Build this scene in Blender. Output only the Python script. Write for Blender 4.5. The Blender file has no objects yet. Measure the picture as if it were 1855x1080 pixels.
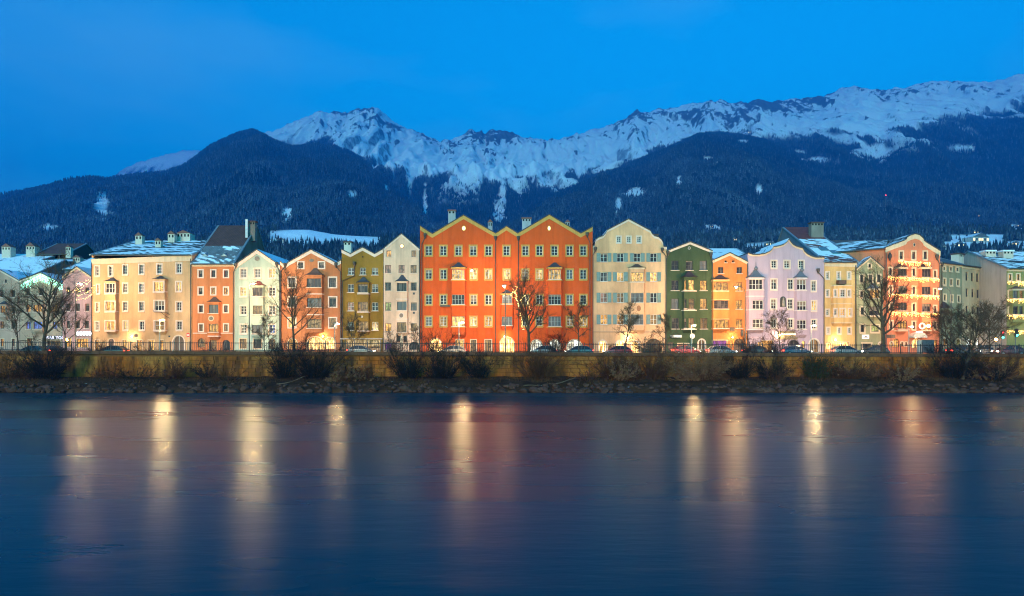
import bpy, bmesh, math, random, time
import numpy as np
from mathutils import Vector, Matrix, geometry

T0 = time.time()
scene = bpy.context.scene
col = scene.collection
R = math.radians

# ------------------------------------------------------------------ camera, sky, sun, exposure
FPX, PXC, PYH, CAMZ = 1210.0, 927.5, 621.0, 6.0      # lens in photo pixels, optical centre, horizon row, eye height
cam = bpy.data.cameras.new('camera')
cam.sensor_width = 36.0
cam.lens = 36.0 * FPX / 1855.0
cam.shift_y = (PYH - 540.0) / 1855.0
cam.clip_start, cam.clip_end = 0.5, 40000
cam_o = bpy.data.objects.new('camera', cam)
col.objects.link(cam_o)
cam_o.location = (0, 0, CAMZ)
cam_o.rotation_euler = (R(90), 0, 0)
scene.camera = cam_o

SUN_EL, SUN_AZ = R(14), R(198)       # last glow of the western sky behind the viewer
world = bpy.data.worlds.new('World')
scene.world = world
world.use_nodes = True
nt = world.node_tree
for n in list(nt.nodes):
    nt.nodes.remove(n)
w_out = nt.nodes.new('ShaderNodeOutputWorld')
w_bg = nt.nodes.new('ShaderNodeBackground')
w_sky = nt.nodes.new('ShaderNodeTexSky')
w_sky.sky_type = 'NISHITA'
w_sky.sun_disc = False
w_sky.sun_elevation = SUN_EL
w_sky.sun_rotation = SUN_AZ
w_sky.altitude = 600
w_sky.ozone_density = 3.0
w_mul = nt.nodes.new('ShaderNodeMix'); w_mul.data_type = 'RGBA'; w_mul.blend_type = 'MULTIPLY'
w_mul.inputs[0].default_value = 1.0
w_mul.inputs[7].default_value = (0.0, 2.22, 2.76, 1)      # evening white balance
w_tc = nt.nodes.new('ShaderNodeTexCoord')
w_map = nt.nodes.new('ShaderNodeMapping'); w_map.inputs['Scale'].default_value = (1.3, 1.3, 4.2); w_map.inputs['Location'].default_value = (1.0, 2.0, 0.5)
w_noi = nt.nodes.new('ShaderNodeTexNoise'); w_noi.inputs['Scale'].default_value = 1.7; w_noi.inputs['Detail'].default_value = 4
w_noi.inputs['Roughness'].default_value = 0.45
w_rmp = nt.nodes.new('ShaderNodeMapRange'); w_rmp.inputs[1].default_value = 0.48; w_rmp.inputs[2].default_value = 0.75
w_rmp.inputs[3].default_value = 0.0; w_rmp.inputs[4].default_value = 0.42
w_cl = nt.nodes.new('ShaderNodeMix'); w_cl.data_type = 'RGBA'
w_cl.inputs[7].default_value = (1.7, 5.6, 9.0, 1)            # thin veil of cloud
L = nt.links.new
L(w_tc.outputs['Generated'], w_map.inputs['Vector']); L(w_map.outputs[0], w_noi.inputs['Vector'])
L(w_noi.outputs['Fac'], w_rmp.inputs[0])
L(w_sky.outputs[0], w_mul.inputs[6])
L(w_mul.outputs[2], w_cl.inputs[6]); L(w_rmp.outputs[0], w_cl.inputs[0])
L(w_cl.outputs[2], w_bg.inputs['Color'])
w_bg.inputs['Strength'].default_value = 0.145
L(w_bg.outputs[0], w_out.inputs['Surface'])

sun = bpy.data.lights.new('sun', 'SUN')
sun.energy = 1.6
sun.angle = R(20)
sun.color = (1.0, 0.72, 0.62)
sun_o = bpy.data.objects.new('sun', sun)
col.objects.link(sun_o)
# light travels from behind the camera (south-west) towards the houses
sd = Vector((math.cos(SUN_EL) * -0.31, -math.cos(SUN_EL) * 0.95, math.sin(SUN_EL)))
sun_o.rotation_euler = sd.to_track_quat('Z', 'Y').to_euler()

scene.view_settings.view_transform = 'Standard'
scene.view_settings.look = 'None'
scene.view_settings.gamma = 1.0
scene.view_settings.exposure = 0.0
scene.view_settings.use_curve_mapping = False
scene.render.engine = 'CYCLES'
scene.cycles.use_denoising = True
scene.cycles.denoising_prefilter = 'ACCURATE'
scene.cycles.filter_width = 1.15
scene.cycles.max_bounces = 5
scene.cycles.diffuse_bounces = 2
scene.cycles.glossy_bounces = 3
scene.cycles.transmission_bounces = 3
scene.cycles.volume_bounces = 0
scene.cycles.sample_clamp_indirect = 6.0
scene.cycles.sample_clamp_direct = 0.0
scene.cycles.caustics_reflective = False
scene.cycles.caustics_refractive = False

# ------------------------------------------------------------------ helpers
def px2x(px, Y): return (px - PXC) / FPX * Y
def py2z(py, Y): return CAMZ - (py - PYH) / FPX * Y
STREET = 4.1
WALL_Y = 88.0
def zcop(X): return 4.76 - 0.0033 * X

def tag(o, label=None, cat=None, group=None, kind=None):
    if label: o['label'] = label
    if cat: o['category'] = cat
    if group: o['group'] = group
    if kind: o['kind'] = kind
    return o

def empty(name, loc=(0, 0, 0), rz=0.0):
    o = bpy.data.objects.new(name, None)
    o.empty_display_size = 0.3
    o.location = loc
    o.rotation_euler = (0, 0, rz)
    col.objects.link(o)
    return o

def link(name, me, parent=None, loc=None, rot=None):
    o = bpy.data.objects.new(name, me)
    col.objects.link(o)
    if parent is not None: o.parent = parent
    if loc is not None: o.location = loc
    if rot is not None: o.rotation_euler = rot
    return o

class MB:
    """collects boxes, prisms and tubes; build() links them as one mesh object"""
    def __init__(s): s.v = []; s.f = []
    def add(s, vs, fs):
        b = len(s.v); s.v.extend(vs); s.f.extend([tuple(i + b for i in f) for f in fs]); return s
    def box(s, x0, x1, y0, y1, z0, z1):
        return s.add([(x0,y0,z0),(x1,y0,z0),(x1,y1,z0),(x0,y1,z0),(x0,y0,z1),(x1,y0,z1),(x1,y1,z1),(x0,y1,z1)],
                     [(0,3,2,1),(4,5,6,7),(0,1,5,4),(1,2,6,5),(2,3,7,6),(3,0,4,7)])
    def tube(s, pts, rad, n=6, cap=True):
        pts = [Vector(p) for p in pts]
        if not hasattr(rad, '__len__'): rad = [rad] * len(pts)
        b = len(s.v)
        for i, p in enumerate(pts):
            d = (pts[min(i+1, len(pts)-1)] - pts[max(i-1, 0)])
            d = d.normalized() if d.length > 1e-9 else Vector((0,0,1))
            a = Vector((1,0,0)) if abs(d.x) < 0.8 else Vector((0,1,0))
            u = d.cross(a).normalized(); w = d.cross(u)
            for k in range(n):
                t = 2*math.pi*k/n
                s.v.append(tuple(p + (u*math.cos(t) + w*math.sin(t))*rad[i]))
        for i in range(len(pts)-1):
            for k in range(n):
                k2 = (k+1) % n
                s.f.append((b+i*n+k, b+i*n+k2, b+(i+1)*n+k2, b+(i+1)*n+k))
        if cap:
            s.f.append(tuple(b + k for k in range(n)))
            s.f.append(tuple(b + (len(pts)-1)*n + k for k in reversed(range(n))))
        return s
    def lathe(s, prof, c=(0,0,0), n=10):
        """prof: list of (radius, z)"""
        b = len(s.v)
        for r, z in prof:
            for k in range(n):
                t = 2*math.pi*k/n
                s.v.append((c[0]+r*math.cos(t), c[1]+r*math.sin(t), c[2]+z))
        for i in range(len(prof)-1):
            for k in range(n):
                k2 = (k+1) % n
                s.f.append((b+i*n+k, b+i*n+k2, b+(i+1)*n+k2, b+(i+1)*n+k))
        s.f.append(tuple(b + k for k in reversed(range(n))))
        s.f.append(tuple(b + (len(prof)-1)*n + k for k in range(n)))
        return s
    def prism(s, pts, y0, y1):
        """2-D outline (x,z) extruded from y0 to y1"""
        n = len(pts)
        tri = geometry.tessellate_polygon([[Vector((p[0], p[1], 0)) for p in pts]])
        vs = [(p[0], y0, p[1]) for p in pts] + [(p[0], y1, p[1]) for p in pts]
        fs = [tuple(t) for t in tri] + [tuple(i+n for i in reversed(t)) for t in tri]
        fs += [(i, (i+1) % n, (i+1) % n + n, i+n) for i in range(n)]
        return s.add(vs, fs)
    def disc(s, c, rx, rz, y0, y1, n=16):
        return s.prism([(c[0]+rx*math.cos(2*math.pi*k/n), c[1]+rz*math.sin(2*math.pi*k/n)) for k in range(n)], y0, y1)
    def mesh(s, name, mat=None, smooth=False):
        me = bpy.data.meshes.new(name)
        me.from_pydata(s.v, [], s.f)
        bm = bmesh.new(); bm.from_mesh(me)
        bmesh.ops.recalc_face_normals(bm, faces=bm.faces)
        bm.to_mesh(me); bm.free()
        if mat: me.materials.append(mat)
        if smooth: me.polygons.foreach_set('use_smooth', [True]*len(me.polygons))
        me.update()
        return me
    def build(s, name, mat, parent=None, loc=None, rot=None, smooth=False):
        return link(name, s.mesh(name, mat, smooth), parent, loc, rot)

def np_mesh(name, V, F, mat=None, smooth=False):
    """fast mesh from numpy verts (n,3) and faces (m,k)"""
    me = bpy.data.meshes.new(name)
    V = np.asarray(V, np.float32); F = np.asarray(F, np.int32)
    me.vertices.add(len(V)); me.vertices.foreach_set('co', V.ravel())
    k = F.shape[1]
    me.loops.add(F.size); me.loops.foreach_set('vertex_index', F.ravel())
    me.polygons.add(len(F))
    me.polygons.foreach_set('loop_start', np.arange(0, F.size, k, dtype=np.int32))
    me.polygons.foreach_set('loop_total', np.full(len(F), k, np.int32))
    me.update(calc_edges=True)
    if smooth: me.polygons.foreach_set('use_smooth', np.ones(len(F), bool))
    if mat: me.materials.append(mat)
    return me

# ------------------------------------------------------------------ numpy noise
_rs = np.random.RandomState(7)
_perm = np.concatenate([_rs.permutation(512)]*3)
_ang = _rs.rand(512)*2*math.pi
_gx, _gy = np.cos(_ang), np.sin(_ang)
def perlin(x, y):
    xi = np.floor(x).astype(int); yi = np.floor(y).astype(int)
    xf = x-xi; yf = y-yi
    xi &= 511; yi &= 511
    u = xf*xf*xf*(xf*(xf*6-15)+10); v = yf*yf*yf*(yf*(yf*6-15)+10)
    def g(ix, iy, dx, dy):
        h = _perm[_perm[ix & 511] + (iy & 511)]
        return _gx[h]*dx + _gy[h]*dy
    a = g(xi, yi, xf, yf); b = g(xi+1, yi, xf-1, yf)
    c = g(xi, yi+1, xf, yf-1); d = g(xi+1, yi+1, xf-1, yf-1)
    return (a+u*(b-a)) + v*((c+u*(d-c)) - (a+u*(b-a)))
def fbm(x, y, o=4, g=0.5):
    s = 0; a = 1; f = 1
    for i in range(o):
        s = s + a*perlin(x*f+13.7*i, y*f+7.1*i); a *= g; f *= 2.03
    return s
def ridged(x, y, o=4, g=0.5):
    s = 0; a = 1; f = 1
    for i in range(o):
        s = s + a*(1-2*np.abs(perlin(x*f+3.7*i, y*f+9.1*i))); a *= g; f *= 2.07
    return s

# ------------------------------------------------------------------ materials
MATS = {}
def newmat(name):
    m = bpy.data.materials.new(name); m.use_nodes = True
    t = m.node_tree
    b = t.nodes['Principled BSDF']
    return m, t, b
def N(t, typ, **kw):
    n = t.nodes.new(typ)
    for k, v in kw.items(): setattr(n, k, v)
    return n
def mixc(t, fac, a, b):
    n = N(t, 'ShaderNodeMix', data_type='RGBA')
    for i, s in ((0, fac), (6, a), (7, b)):
        if hasattr(s, 'is_linked') or hasattr(s, 'links'): t.links.new(s, n.inputs[i])
        elif i == 0: n.inputs[0].default_value = s
        else: n.inputs[i].default_value = (*s[:3], 1)
    return n.outputs[2]
def noise(t, scale, detail=4, rough=0.55, vec=None, coord='Object', stretch=None):
    n = N(t, 'ShaderNodeTexNoise')
    n.inputs['Scale'].default_value = scale; n.inputs['Detail'].default_value = detail; n.inputs['Roughness'].default_value = rough
    if vec is None:
        tc = N(t, 'ShaderNodeTexCoord'); vec = tc.outputs[coord]
        if coord == 'World':
            pass
    if stretch:
        mp = N(t, 'ShaderNodeMapping'); mp.inputs['Scale'].default_value = stretch
        t.links.new(vec, mp.inputs['Vector']); vec = mp.outputs[0]
    t.links.new(vec, n.inputs['Vector'])
    return n.outputs['Fac']
def wpos(t):
    return N(t, 'ShaderNodeNewGeometry').outputs['Position']
def rng_map(t, s, a, b, c=0.0, d=1.0):
    n = N(t, 'ShaderNodeMapRange')
    t.links.new(s, n.inputs[0])
    for i, v in enumerate((a, b, c, d)): n.inputs[i+1].default_value = v
    return n.outputs[0]
def bump(t, b, h, strength=0.3, dist=0.05):
    n = N(t, 'ShaderNodeBump'); n.inputs['Strength'].default_value = strength; n.inputs['Distance'].default_value = dist
    t.links.new(h, n.inputs['Height']); t.links.new(n.outputs[0], b.inputs['Normal'])

def m_plaster(name, c, var=0.24):
    if name in MATS: return MATS[name]
    m, t, b = newmat(name)
    big = noise(t, 0.35, 5, 0.6, vec=wpos(t), stretch=(1, 1, 0.5))
    fine = noise(t, 6, 3, 0.6, vec=wpos(t))
    streak = noise(t, 0.9, 4, 0.6, vec=wpos(t), stretch=(2.2, 2.2, 0.16))
    dk = tuple(x*(1-var*1.5) for x in c); lt = tuple(min(1, x*(1+var*0.6)) for x in c)
    k = mixc(t, rng_map(t, big, 0.3, 0.7), dk, lt)
    k = mixc(t, rng_map(t, streak, 0.5, 0.75, 0, 0.55), k, tuple(x*0.55 for x in c))
    pat = noise(t, 1.1, 6, 0.7, vec=wpos(t))
    k = mixc(t, rng_map(t, pat, 0.52, 0.66, 0, 0.22), k, tuple(min(1, x*0.7+0.06) for x in c))
    t.links.new(k, b.inputs['Base Color'])
    b.inputs['Roughness'].default_value = 0.9; b.inputs['Specular IOR Level'].default_value = 0.12
    bump(t, b, fine, 0.25, 0.02)
    MATS[name] = m; return m
def m_plain(name, c, rough=0.6, metal=0.0, var=0.15, scale=3.0):
    if name in MATS: return MATS[name]
    m, t, b = newmat(name)
    f = noise(t, scale, 4, 0.6, vec=wpos(t))
    k = mixc(t, rng_map(t, f, 0.3, 0.7), tuple(x*(1-var) for x in c), tuple(min(1, x*(1+var)) for x in c))
    t.links.new(k, b.inputs['Base Color'])
    b.inputs['Roughness'].default_value = rough; b.inputs['Metallic'].default_value = metal
    if rough >= 0.75: b.inputs['Specular IOR Level'].default_value = 0.12
    MATS[name] = m; return m
def m_glass(name, c=(0.03, 0.02, 0.02), curtain=0.0):
    if name in MATS: return MATS[name]
    m, t, b = newmat(name)
    oi = N(t, 'ShaderNodeObjectInfo')
    vo = noise(t, 1.3, 2, 0.5, vec=wpos(t), stretch=(2.2, 2.2, 0.35))
    cur = rng_map(t, vo, 0.54, 0.6, 0, curtain)
    k = mixc(t, cur, c, (0.20, 0.15, 0.13))
    dk = rng_map(t, oi.outputs['Random'], 0, 1, 0.0, 0.18)
    k = mixc(t, dk, k, (0.10, 0.09, 0.085))
    gc = N(t, 'ShaderNodeTexCoord'); gs = N(t, 'ShaderNodeSeparateXYZ'); t.links.new(gc.outputs['Generated'], gs.inputs[0])
    th = rng_map(t, oi.outputs['Random'], 0, 1, 0.35, 2.2)          # some blinds are half drawn
    bl = N(t, 'ShaderNodeMath', operation='GREATER_THAN'); t.links.new(gs.outputs[2], bl.inputs[0]); t.links.new(th, bl.inputs[1])
    k = mixc(t, bl.outputs[0], k, (0.22, 0.15, 0.11))
    t.links.new(k, b.inputs['Base Color'])
    b.inputs['Roughness'].default_value = 0.16
    b.inputs['IOR'].default_value = 1.2
    MATS[name] = m; return m
def m_lit(name, c, s):
    """a lit room behind glass: lamp pool, curtains and furniture as variation of the light"""
    if name in MATS: return MATS[name]
    m, t, b = newmat(name)
    b.inputs['Base Color'].default_value = (0.05, 0.035, 0.02, 1)
    b.inputs['Roughness'].default_value = 0.2; b.inputs['IOR'].default_value = 1.3
    oi = N(t, 'ShaderNodeObjectInfo')
    cu = noise(t, 1.6, 3, 0.6, vec=wpos(t), stretch=(2.6, 2.6, 0.5))
    fu = noise(t, 2.3, 2, 0.5, vec=wpos(t))
    a = rng_map(t, cu, 0.36, 0.6, 0.35, 1.2)
    f = rng_map(t, fu, 0.38, 0.5, 0.35, 1.0)
    r = rng_map(t, oi.outputs['Random'], 0, 1, 0.6, 1.15)
    m1 = N(t, 'ShaderNodeMath', operation='MULTIPLY'); t.links.new(a, m1.inputs[0]); t.links.new(f, m1.inputs[1])
    m2 = N(t, 'ShaderNodeMath', operation='MULTIPLY'); t.links.new(m1.outputs[0], m2.inputs[0]); t.links.new(r, m2.inputs[1])
    m3 = N(t, 'ShaderNodeMath', operation='MULTIPLY'); t.links.new(m2.outputs[0], m3.inputs[0]); m3.inputs[1].default_value = s
    k = mixc(t, rng_map(t, cu, 0.4, 0.6), tuple(x*y for x, y in zip(c, (1, 0.8, 0.55))), c)
    t.links.new(k, b.inputs['Emission Color']); t.links.new(m3.outputs[0], b.inputs['Emission Strength'])
    MATS[name] = m; return m
def m_emit(name, c, s):
    if name in MATS: return MATS[name]
    m, t, b = newmat(name)
    b.inputs['Base Color'].default_value = (*c, 1)
    b.inputs['Emission Color'].default_value = (*c, 1)
    b.inputs['Emission Strength'].default_value = s
    MATS[name] = m; return m
def m_roof(name, c, snow=0.5, stripes=False):
    """weathered roofing under patches of thin snow"""
    if name in MATS: return MATS[name]
    m, t, b = newmat(name)
    p = wpos(t)
    f = noise(t, 1.2, 4, 0.6, vec=p)
    k = mixc(t, rng_map(t, f, 0.3, 0.7), tuple(x*0.7 for x in c), tuple(x*1.25 for x in c))
    if snow > 0:
        s = noise(t, 0.32, 5, 0.6, vec=p, stretch=(0.6, 2.0, 1.0))
        wv = N(t, 'ShaderNodeTexWave', bands_direction='DIAGONAL'); wv.inputs['Scale'].default_value = 0.35; wv.inputs['Distortion'].default_value = 6.0; wv.inputs['Detail'].default_value = 3.0
        t.links.new(p, wv.inputs['Vector'])
        sm_ = N(t, 'ShaderNodeMath', operation='MULTIPLY_ADD'); t.links.new(wv.outputs['Fac'], sm_.inputs[0]); sm_.inputs[1].default_value = 0.10
        fs_ = noise(t, 2.2, 5, 0.7, vec=p); fm_ = N(t, 'ShaderNodeMath', operation='MULTIPLY_ADD'); t.links.new(fs_, fm_.inputs[0]); fm_.inputs[1].default_value = 0.18; t.links.new(s, fm_.inputs[2])
        t.links.new(fm_.outputs[0], sm_.inputs[2]); s = sm_.outputs[0]
        lo = 0.87 - 0.5*snow
        up = N(t, 'ShaderNodeSeparateXYZ'); ge = N(t, 'ShaderNodeNewGeometry'); t.links.new(ge.outputs['Normal'], up.inputs[0])
        sf = N(t, 'ShaderNodeMath', operation='MULTIPLY'); t.links.new(rng_map(t, s, lo, lo+0.06), sf.inputs[0]); t.links.new(rng_map(t, up.outputs[2], 0.35, 0.45), sf.inputs[1])
        k = mixc(t, sf.outputs[0], k, (0.78, 0.80, 0.84))
    t.links.new(k, b.inputs['Base Color'])
    b.inputs['Roughness'].default_value = 0.75
    w = N(t, 'ShaderNodeTexWave'); w.inputs['Scale'].default_value = 1.1
    t.links.new(p, w.inputs['Vector'])
    bump(t, b, w.outputs['Fac'], 0.3, 0.05)
    MATS[name] = m; return m

WHITE = lambda: m_plaster('trim_white', (0.74, 0.53, 0.42), 0.08)
CREAMT = lambda: m_plaster('trim_cream', (0.70, 0.48, 0.31), 0.08)
OCHRE = lambda: m_plaster('trim_ochre', (0.54, 0.28, 0.075), 0.1)
GLASS = {
    'd': lambda: m_glass('window_glass', curtain=0.5),
    'c': lambda: m_glass('window_glass_curtained', (0.12, 0.11, 0.11), curtain=1.0),
    'l': lambda: m_lit('window_lit_warm', (1.0, 0.48, 0.10), 1.3),
    'p': lambda: m_lit('window_lit_pale', (1.0, 0.60, 0.17), 1.6),
    'm': lambda: m_lit('window_lit_dim', (1.0, 0.50, 0.17), 0.36),
    'k': lambda: m_lit('window_lit_pink', (1.0, 0.46, 0.34), 0.5),
    'b': lambda: m_lit('window_lit_blue', (0.16, 0.24, 1.0), 1.1),
    'g': lambda: m_lit('window_lit_green', (0.75, 0.85, 0.28), 0.7),
    'w': lambda: m_lit('shop_lit_white', (1.0, 0.62, 0.22), 5.5),
    's': lambda: m_lit('shop_lit_cool', (0.88, 0.92, 0.88), 3.0),
    'v': lambda: m_lit('shop_lit_violet', (0.62, 0.10, 0.85), 0.8),
    'r': lambda: m_plain('door_wood', (0.12, 0.065, 0.035), 0.6),
    'n': lambda: m_plain('dark_opening', (0.018, 0.014, 0.012), 0.9),
}

# ------------------------------------------------------------------ mountains (terrain sheet)
def prof(pts):
    a = np.array(pts, float)
    return lambda px: np.interp(px, a[:, 0], a[:, 1])
P1 = prof([(-900,470),(0,420),(300,330),(400,285),(483,242),(528,223),(566,206),(581,200.5),(592,205),(612,201.4),(629,205),(640,199),(648,194.5),(654,198),(660,195.5),(667,197),(674,193),(684,194.5),
 (692,203),(700,209),(717,223),(745,235),(779,247),(797,256.6),(815,252),(828,249),(841,242),(850,236),(857,233.5),(862,238),(869,237),(879,242),(886,236),(893,234.5),(900,238),(907,234),(914,235),(922,240),(931,242),(952,249),(980,251.8),(1007,252.5),
 (1031,247),(1066,237),(1110,225),(1131,214.5),(1152,201.4),(1166,200),(1176,204),(1193,196.6),(1217,196.6),(1242,189),(1262,187),(1280,182),(1292,184),(1305,179.4),(1318,186),(1329,187),(1342,183),(1353,187),(1365,182),(1377,178),
 (1388,183),(1398,185),(1429,179),(1468,177),(1491,173.5),(1525,159.7),(1546,156),(1574,159.7),(1594,164),(1608,162),(1622,158),(1639,159.7),(1660,152.8),(1687,147),(1746,147),(1781,149),(1819,144),(1836,135.5),(1855,133),(1950,128),(2200,150),(2800,200)])
P0 = prof([(-900,480),(150,345),(193,327),(215,312),(235,300),(262,291),(290,283),(310,278),(330,273),(350,272.5),(366,274),(420,300),(600,400),(2800,500)])
P2 = prof([(-900,440),(-200,380),(0,358),(52,347),(95,337),(138,326),(193,327),(242,321),(300,316),(335,300),(380,266),(407,254),(435,242),(459,237),(483,243),(520,255),(569,258),(607,258),(640,273),(669,292),(703,317),(748,354),(797,408),(860,430),(1000,470),(2800,560)])
P3 = prof([(-900,560),(760,470),(860,420),(905,398),(940,378),(1000,350),(1059,322),(1111,306),(1152,291),(1200,270),(1215,262),(1240,250),(1262,241),(1318,239),(1374,247),(1422,260),(1480,285),(1560,305),(1650,318),(1855,330),(2100,360),(2800,420)])
P4 = prof([(-900,450),(0,430),(150,418),(300,415),(400,408),(470,402),(600,412),(700,412),(800,405),(905,408),(1050,396),(1250,398),(1400,388),(1600,380),(1855,376),(2800,380)])
P5 = prof([(-900,462),(0,452),(150,446),(300,440),(440,424),(495,415),(560,416),(600,424),(670,429),(760,436),(900,440),(1100,432),(1250,428),(1400,420),(1600,416),(1855,414),(2800,420)])
TREE = prof([(-900,300),(150,300),(200,318),(230,305),(300,295),(366,290),(470,236),(492,250),(518,254),(545,232),(569,256),(580,244),(607,252),(640,271),(669,284),(703,298),(748,310),(786,316),(814,314),(838,321),(862,312),(886,329),(910,331),(924,317),(966,315),(1007,309),(1045,308),(1059,300),(1083,302),(1111,302),(1128,296),(1152,284),(1200,267),(1240,252),(1260,240),(1318,238),(1374,246),(1422,247),(1456,247),(1508,233),(1560,247),(1574,240),(1625,229),(1680,221),(1705,212),(1746,206),(1795,198),(1855,190),(2100,195),(2800,230)])
NU = 1060
rows = np.concatenate([np.geomspace(135, 900, 60, endpoint=False), np.linspace(900, 5700, 430, endpoint=False), np.linspace(5700, 9500, 45)])
us = np.linspace(-1.02, 1.02, NU)
U, YY = np.meshgrid(us, rows)
XX = U*YY
PX = PXC + U*FPX
def el(P): return (PYH - P(PX))/FPX
def layer(P, D, F, p, zf=4.0, back=0.55):
    Hc = CAMZ + el(P)*D
    t = np.clip((YY-F)/(D-F), 0, 1)
    h = zf + (Hc-zf)*t**p
    h = np.where(YY > D, Hc - (YY-D)*back, h)
    return h
D1 = 5050 + 260*perlin(U*3.1+5, U*0+2)
D2 = 3350 + 200*perlin(U*4.1+1, U*0+7)
D3 = 3100 + 150*perlin(U*4.0+9, U*0+4)
l1 = layer(P1, D1, 900, 1.45)
l0 = layer(P0, 7600 + 0*U, 3000, 1.3)
l2 = layer(P2, D2, 700, 1.22)
l3 = layer(P3, D3, 700, 1.22)
l4 = layer(P4, 1750 + 0*U, 350, 1.15, back=0.05)
l5 = layer(P5, 820 + 0*U, 200, 1.1, back=0.03)
# erosion: spurs and gullies that run down the slope, then finer rock relief
wx = XX + 130*fbm(XX/900, YY/900, 3); wy = YY + 130*fbm(XX/900+40, YY/900+11, 3)
gul = ridged(wx/430, wy/1500, 4, 0.55)
fin = ridged(wx/130+31, wy/620+5, 4, 0.55)
mic = ridged(wx/46+3, wy/190+8, 3, 0.6)
tiny = fbm(XX/42, YY/55, 3, 0.6)
t1 = np.clip((YY-900)/(D1-900), 0, 1)
m1 = np.sin(np.clip(t1, 0, 1)*math.pi)**0.7
l1 = l1 + (100*gul + 34*fin)*m1 + (22*fin + 7*mic)*np.clip(t1*2-0.8, 0, 1)*np.clip((1-t1)*8+0.45, 0, 1) + 4*tiny*t1
m2 = np.sin(np.clip((YY-700)/(D2-700), 0, 1)*math.pi)**0.8
l2 = l2 + (52*gul + 20*fin)*m2
m3 = np.sin(np.clip((YY-700)/(D3-700), 0, 1)*math.pi)**0.8
l3 = l3 + (48*gul + 20*fin)*m3
l0 = l0 + 16*fin*np.clip((YY-3000)/2500, 0, 1)
l4 = l4 + 9*fbm(XX/260, YY/260, 4)*np.clip((YY-350)/400, 0, 1)
l5 = l5 + 3*fbm(XX/120, YY/120, 4)*np.clip((YY-200)/200, 0, 1)
HH = np.maximum.reduce([l0, l1, l2, l3, l4, l5])
HH = np.maximum(HH, 3.6 - 0*YY)
which1 = (l1 >= HH-0.5) | (l0 >= HH-0.5)
# keep each skyline column at its true elevation
sky_t = (PYH - np.minimum.reduce([P0(PX[0]), P1(PX[0]), P2(PX[0]), P3(PX[0]), P4(PX[0])]))/FPX
emax = ((HH-CAMZ)/YY).max(axis=0)
ratio = sky_t/emax
k = 7
ratio = np.convolve(np.pad(ratio, k, mode='edge'), np.ones(2*k+1)/(2*k+1), 'valid')
sc_ = 1 + (ratio-1)[None, :]*np.clip((YY-1500)/1500, 0, 1)
HH = CAMZ + (HH-CAMZ)*sc_
EE = (HH-CAMZ)/YY
PYg = PYH - EE*FPX
jit = 9*fbm(XX/260, YY/500, 3) + 12*fbm(XX/75, YY/420, 3)
tl = np.where(which1, TREE(PX), 150.0)
# forest cover 0..1: below the tree line, broken by chutes and clearings
chute = ridged(wx/230+11, wy/2600+3, 2, 0.5)
below = (PYg - tl - jit)
forest = np.clip(below/11.0+0.25, 0, 1)
ch = np.clip((chute-1.08)*12, 0, 1)*np.clip(1-(below-8)/55, 0, 1)
forest *= 1-ch
clear = [(997,328,34,13),(1150,348,18,9),(1120,372,6,14),(186,372,16,20),(520,388,11,13),(905,385,13,22),(912,352,6,30),(700,345,5,10),
         (1590,275,34,13),(1480,290,30,5),(1345,258,10,4),(770,372,5,30),(90,412,20,4),(1450,277,10,4),(1740,268,24,6),(1375,345,5,8),(640,352,8,5),(1285,290,14,6),(1230,330,5,10),(935,338,8,6)]
for cx, cy, rx, ry in clear:
    d = np.sqrt(((PX-cx)/rx)**2 + ((PYg-cy)/ry)**2) + 0.6*fbm(XX/90, YY/90, 2)
    d = d + 0.5*fbm(XX/35, YY/60, 2)
    forest *= np.clip((d-0.6)*1.6, 0.1, 1)
meadow = np.zeros_like(HH)
for cx, cy, rx, ry in [(545,423,52,9.5),(610,430,48,8),(655,436,28,6)]:
    d = np.sqrt(((PX-cx)/rx)**2 + ((PYg-cy)/ry)**2) + 0.25*fbm(XX/60, YY/60, 2)
    meadow = np.maximum(meadow, np.clip((1.05-d)*5, 0, 1)*(YY > 500)*(YY < 1100))
forest *= 1-meadow
forest *= 1-0.85*((PX > 490) & (PX < 690) & (PYg > 420) & (PYg < 447) & (YY < 1000))
# the hillside hamlets stand in clearings
for cx, cy, rx, ry in [(1770,437,48,13),(1735,447,26,9),(1385,450,34,9),(1290,414,14,6),(1775,394,12,5),(1840,446,18,8),(1842,412,12,5),(508,440,20,7)]:
    forest = np.where((np.abs(PX-cx) < rx) & (np.abs(PYg-cy) < ry) & (YY < 1500), forest*0.12, forest)
openness = np.clip(fbm(XX/190+3, YY/190, 3)*1.6, 0, 1)          # thin, snow-dusted stands
openness = openness + 0.7*np.clip(gul-0.95, 0, 0.8)
edge = np.clip(1-below/34, 0, 1)*which1
V = np.stack([XX, YY, HH], -1).reshape(-1, 3)
nr = len(rows)
ii = np.arange(nr*NU).reshape(nr, NU)
Fq = np.stack([ii[:-1, :-1], ii[:-1, 1:], ii[1:, 1:], ii[1:, :-1]], -1).reshape(-1, 4)

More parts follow.
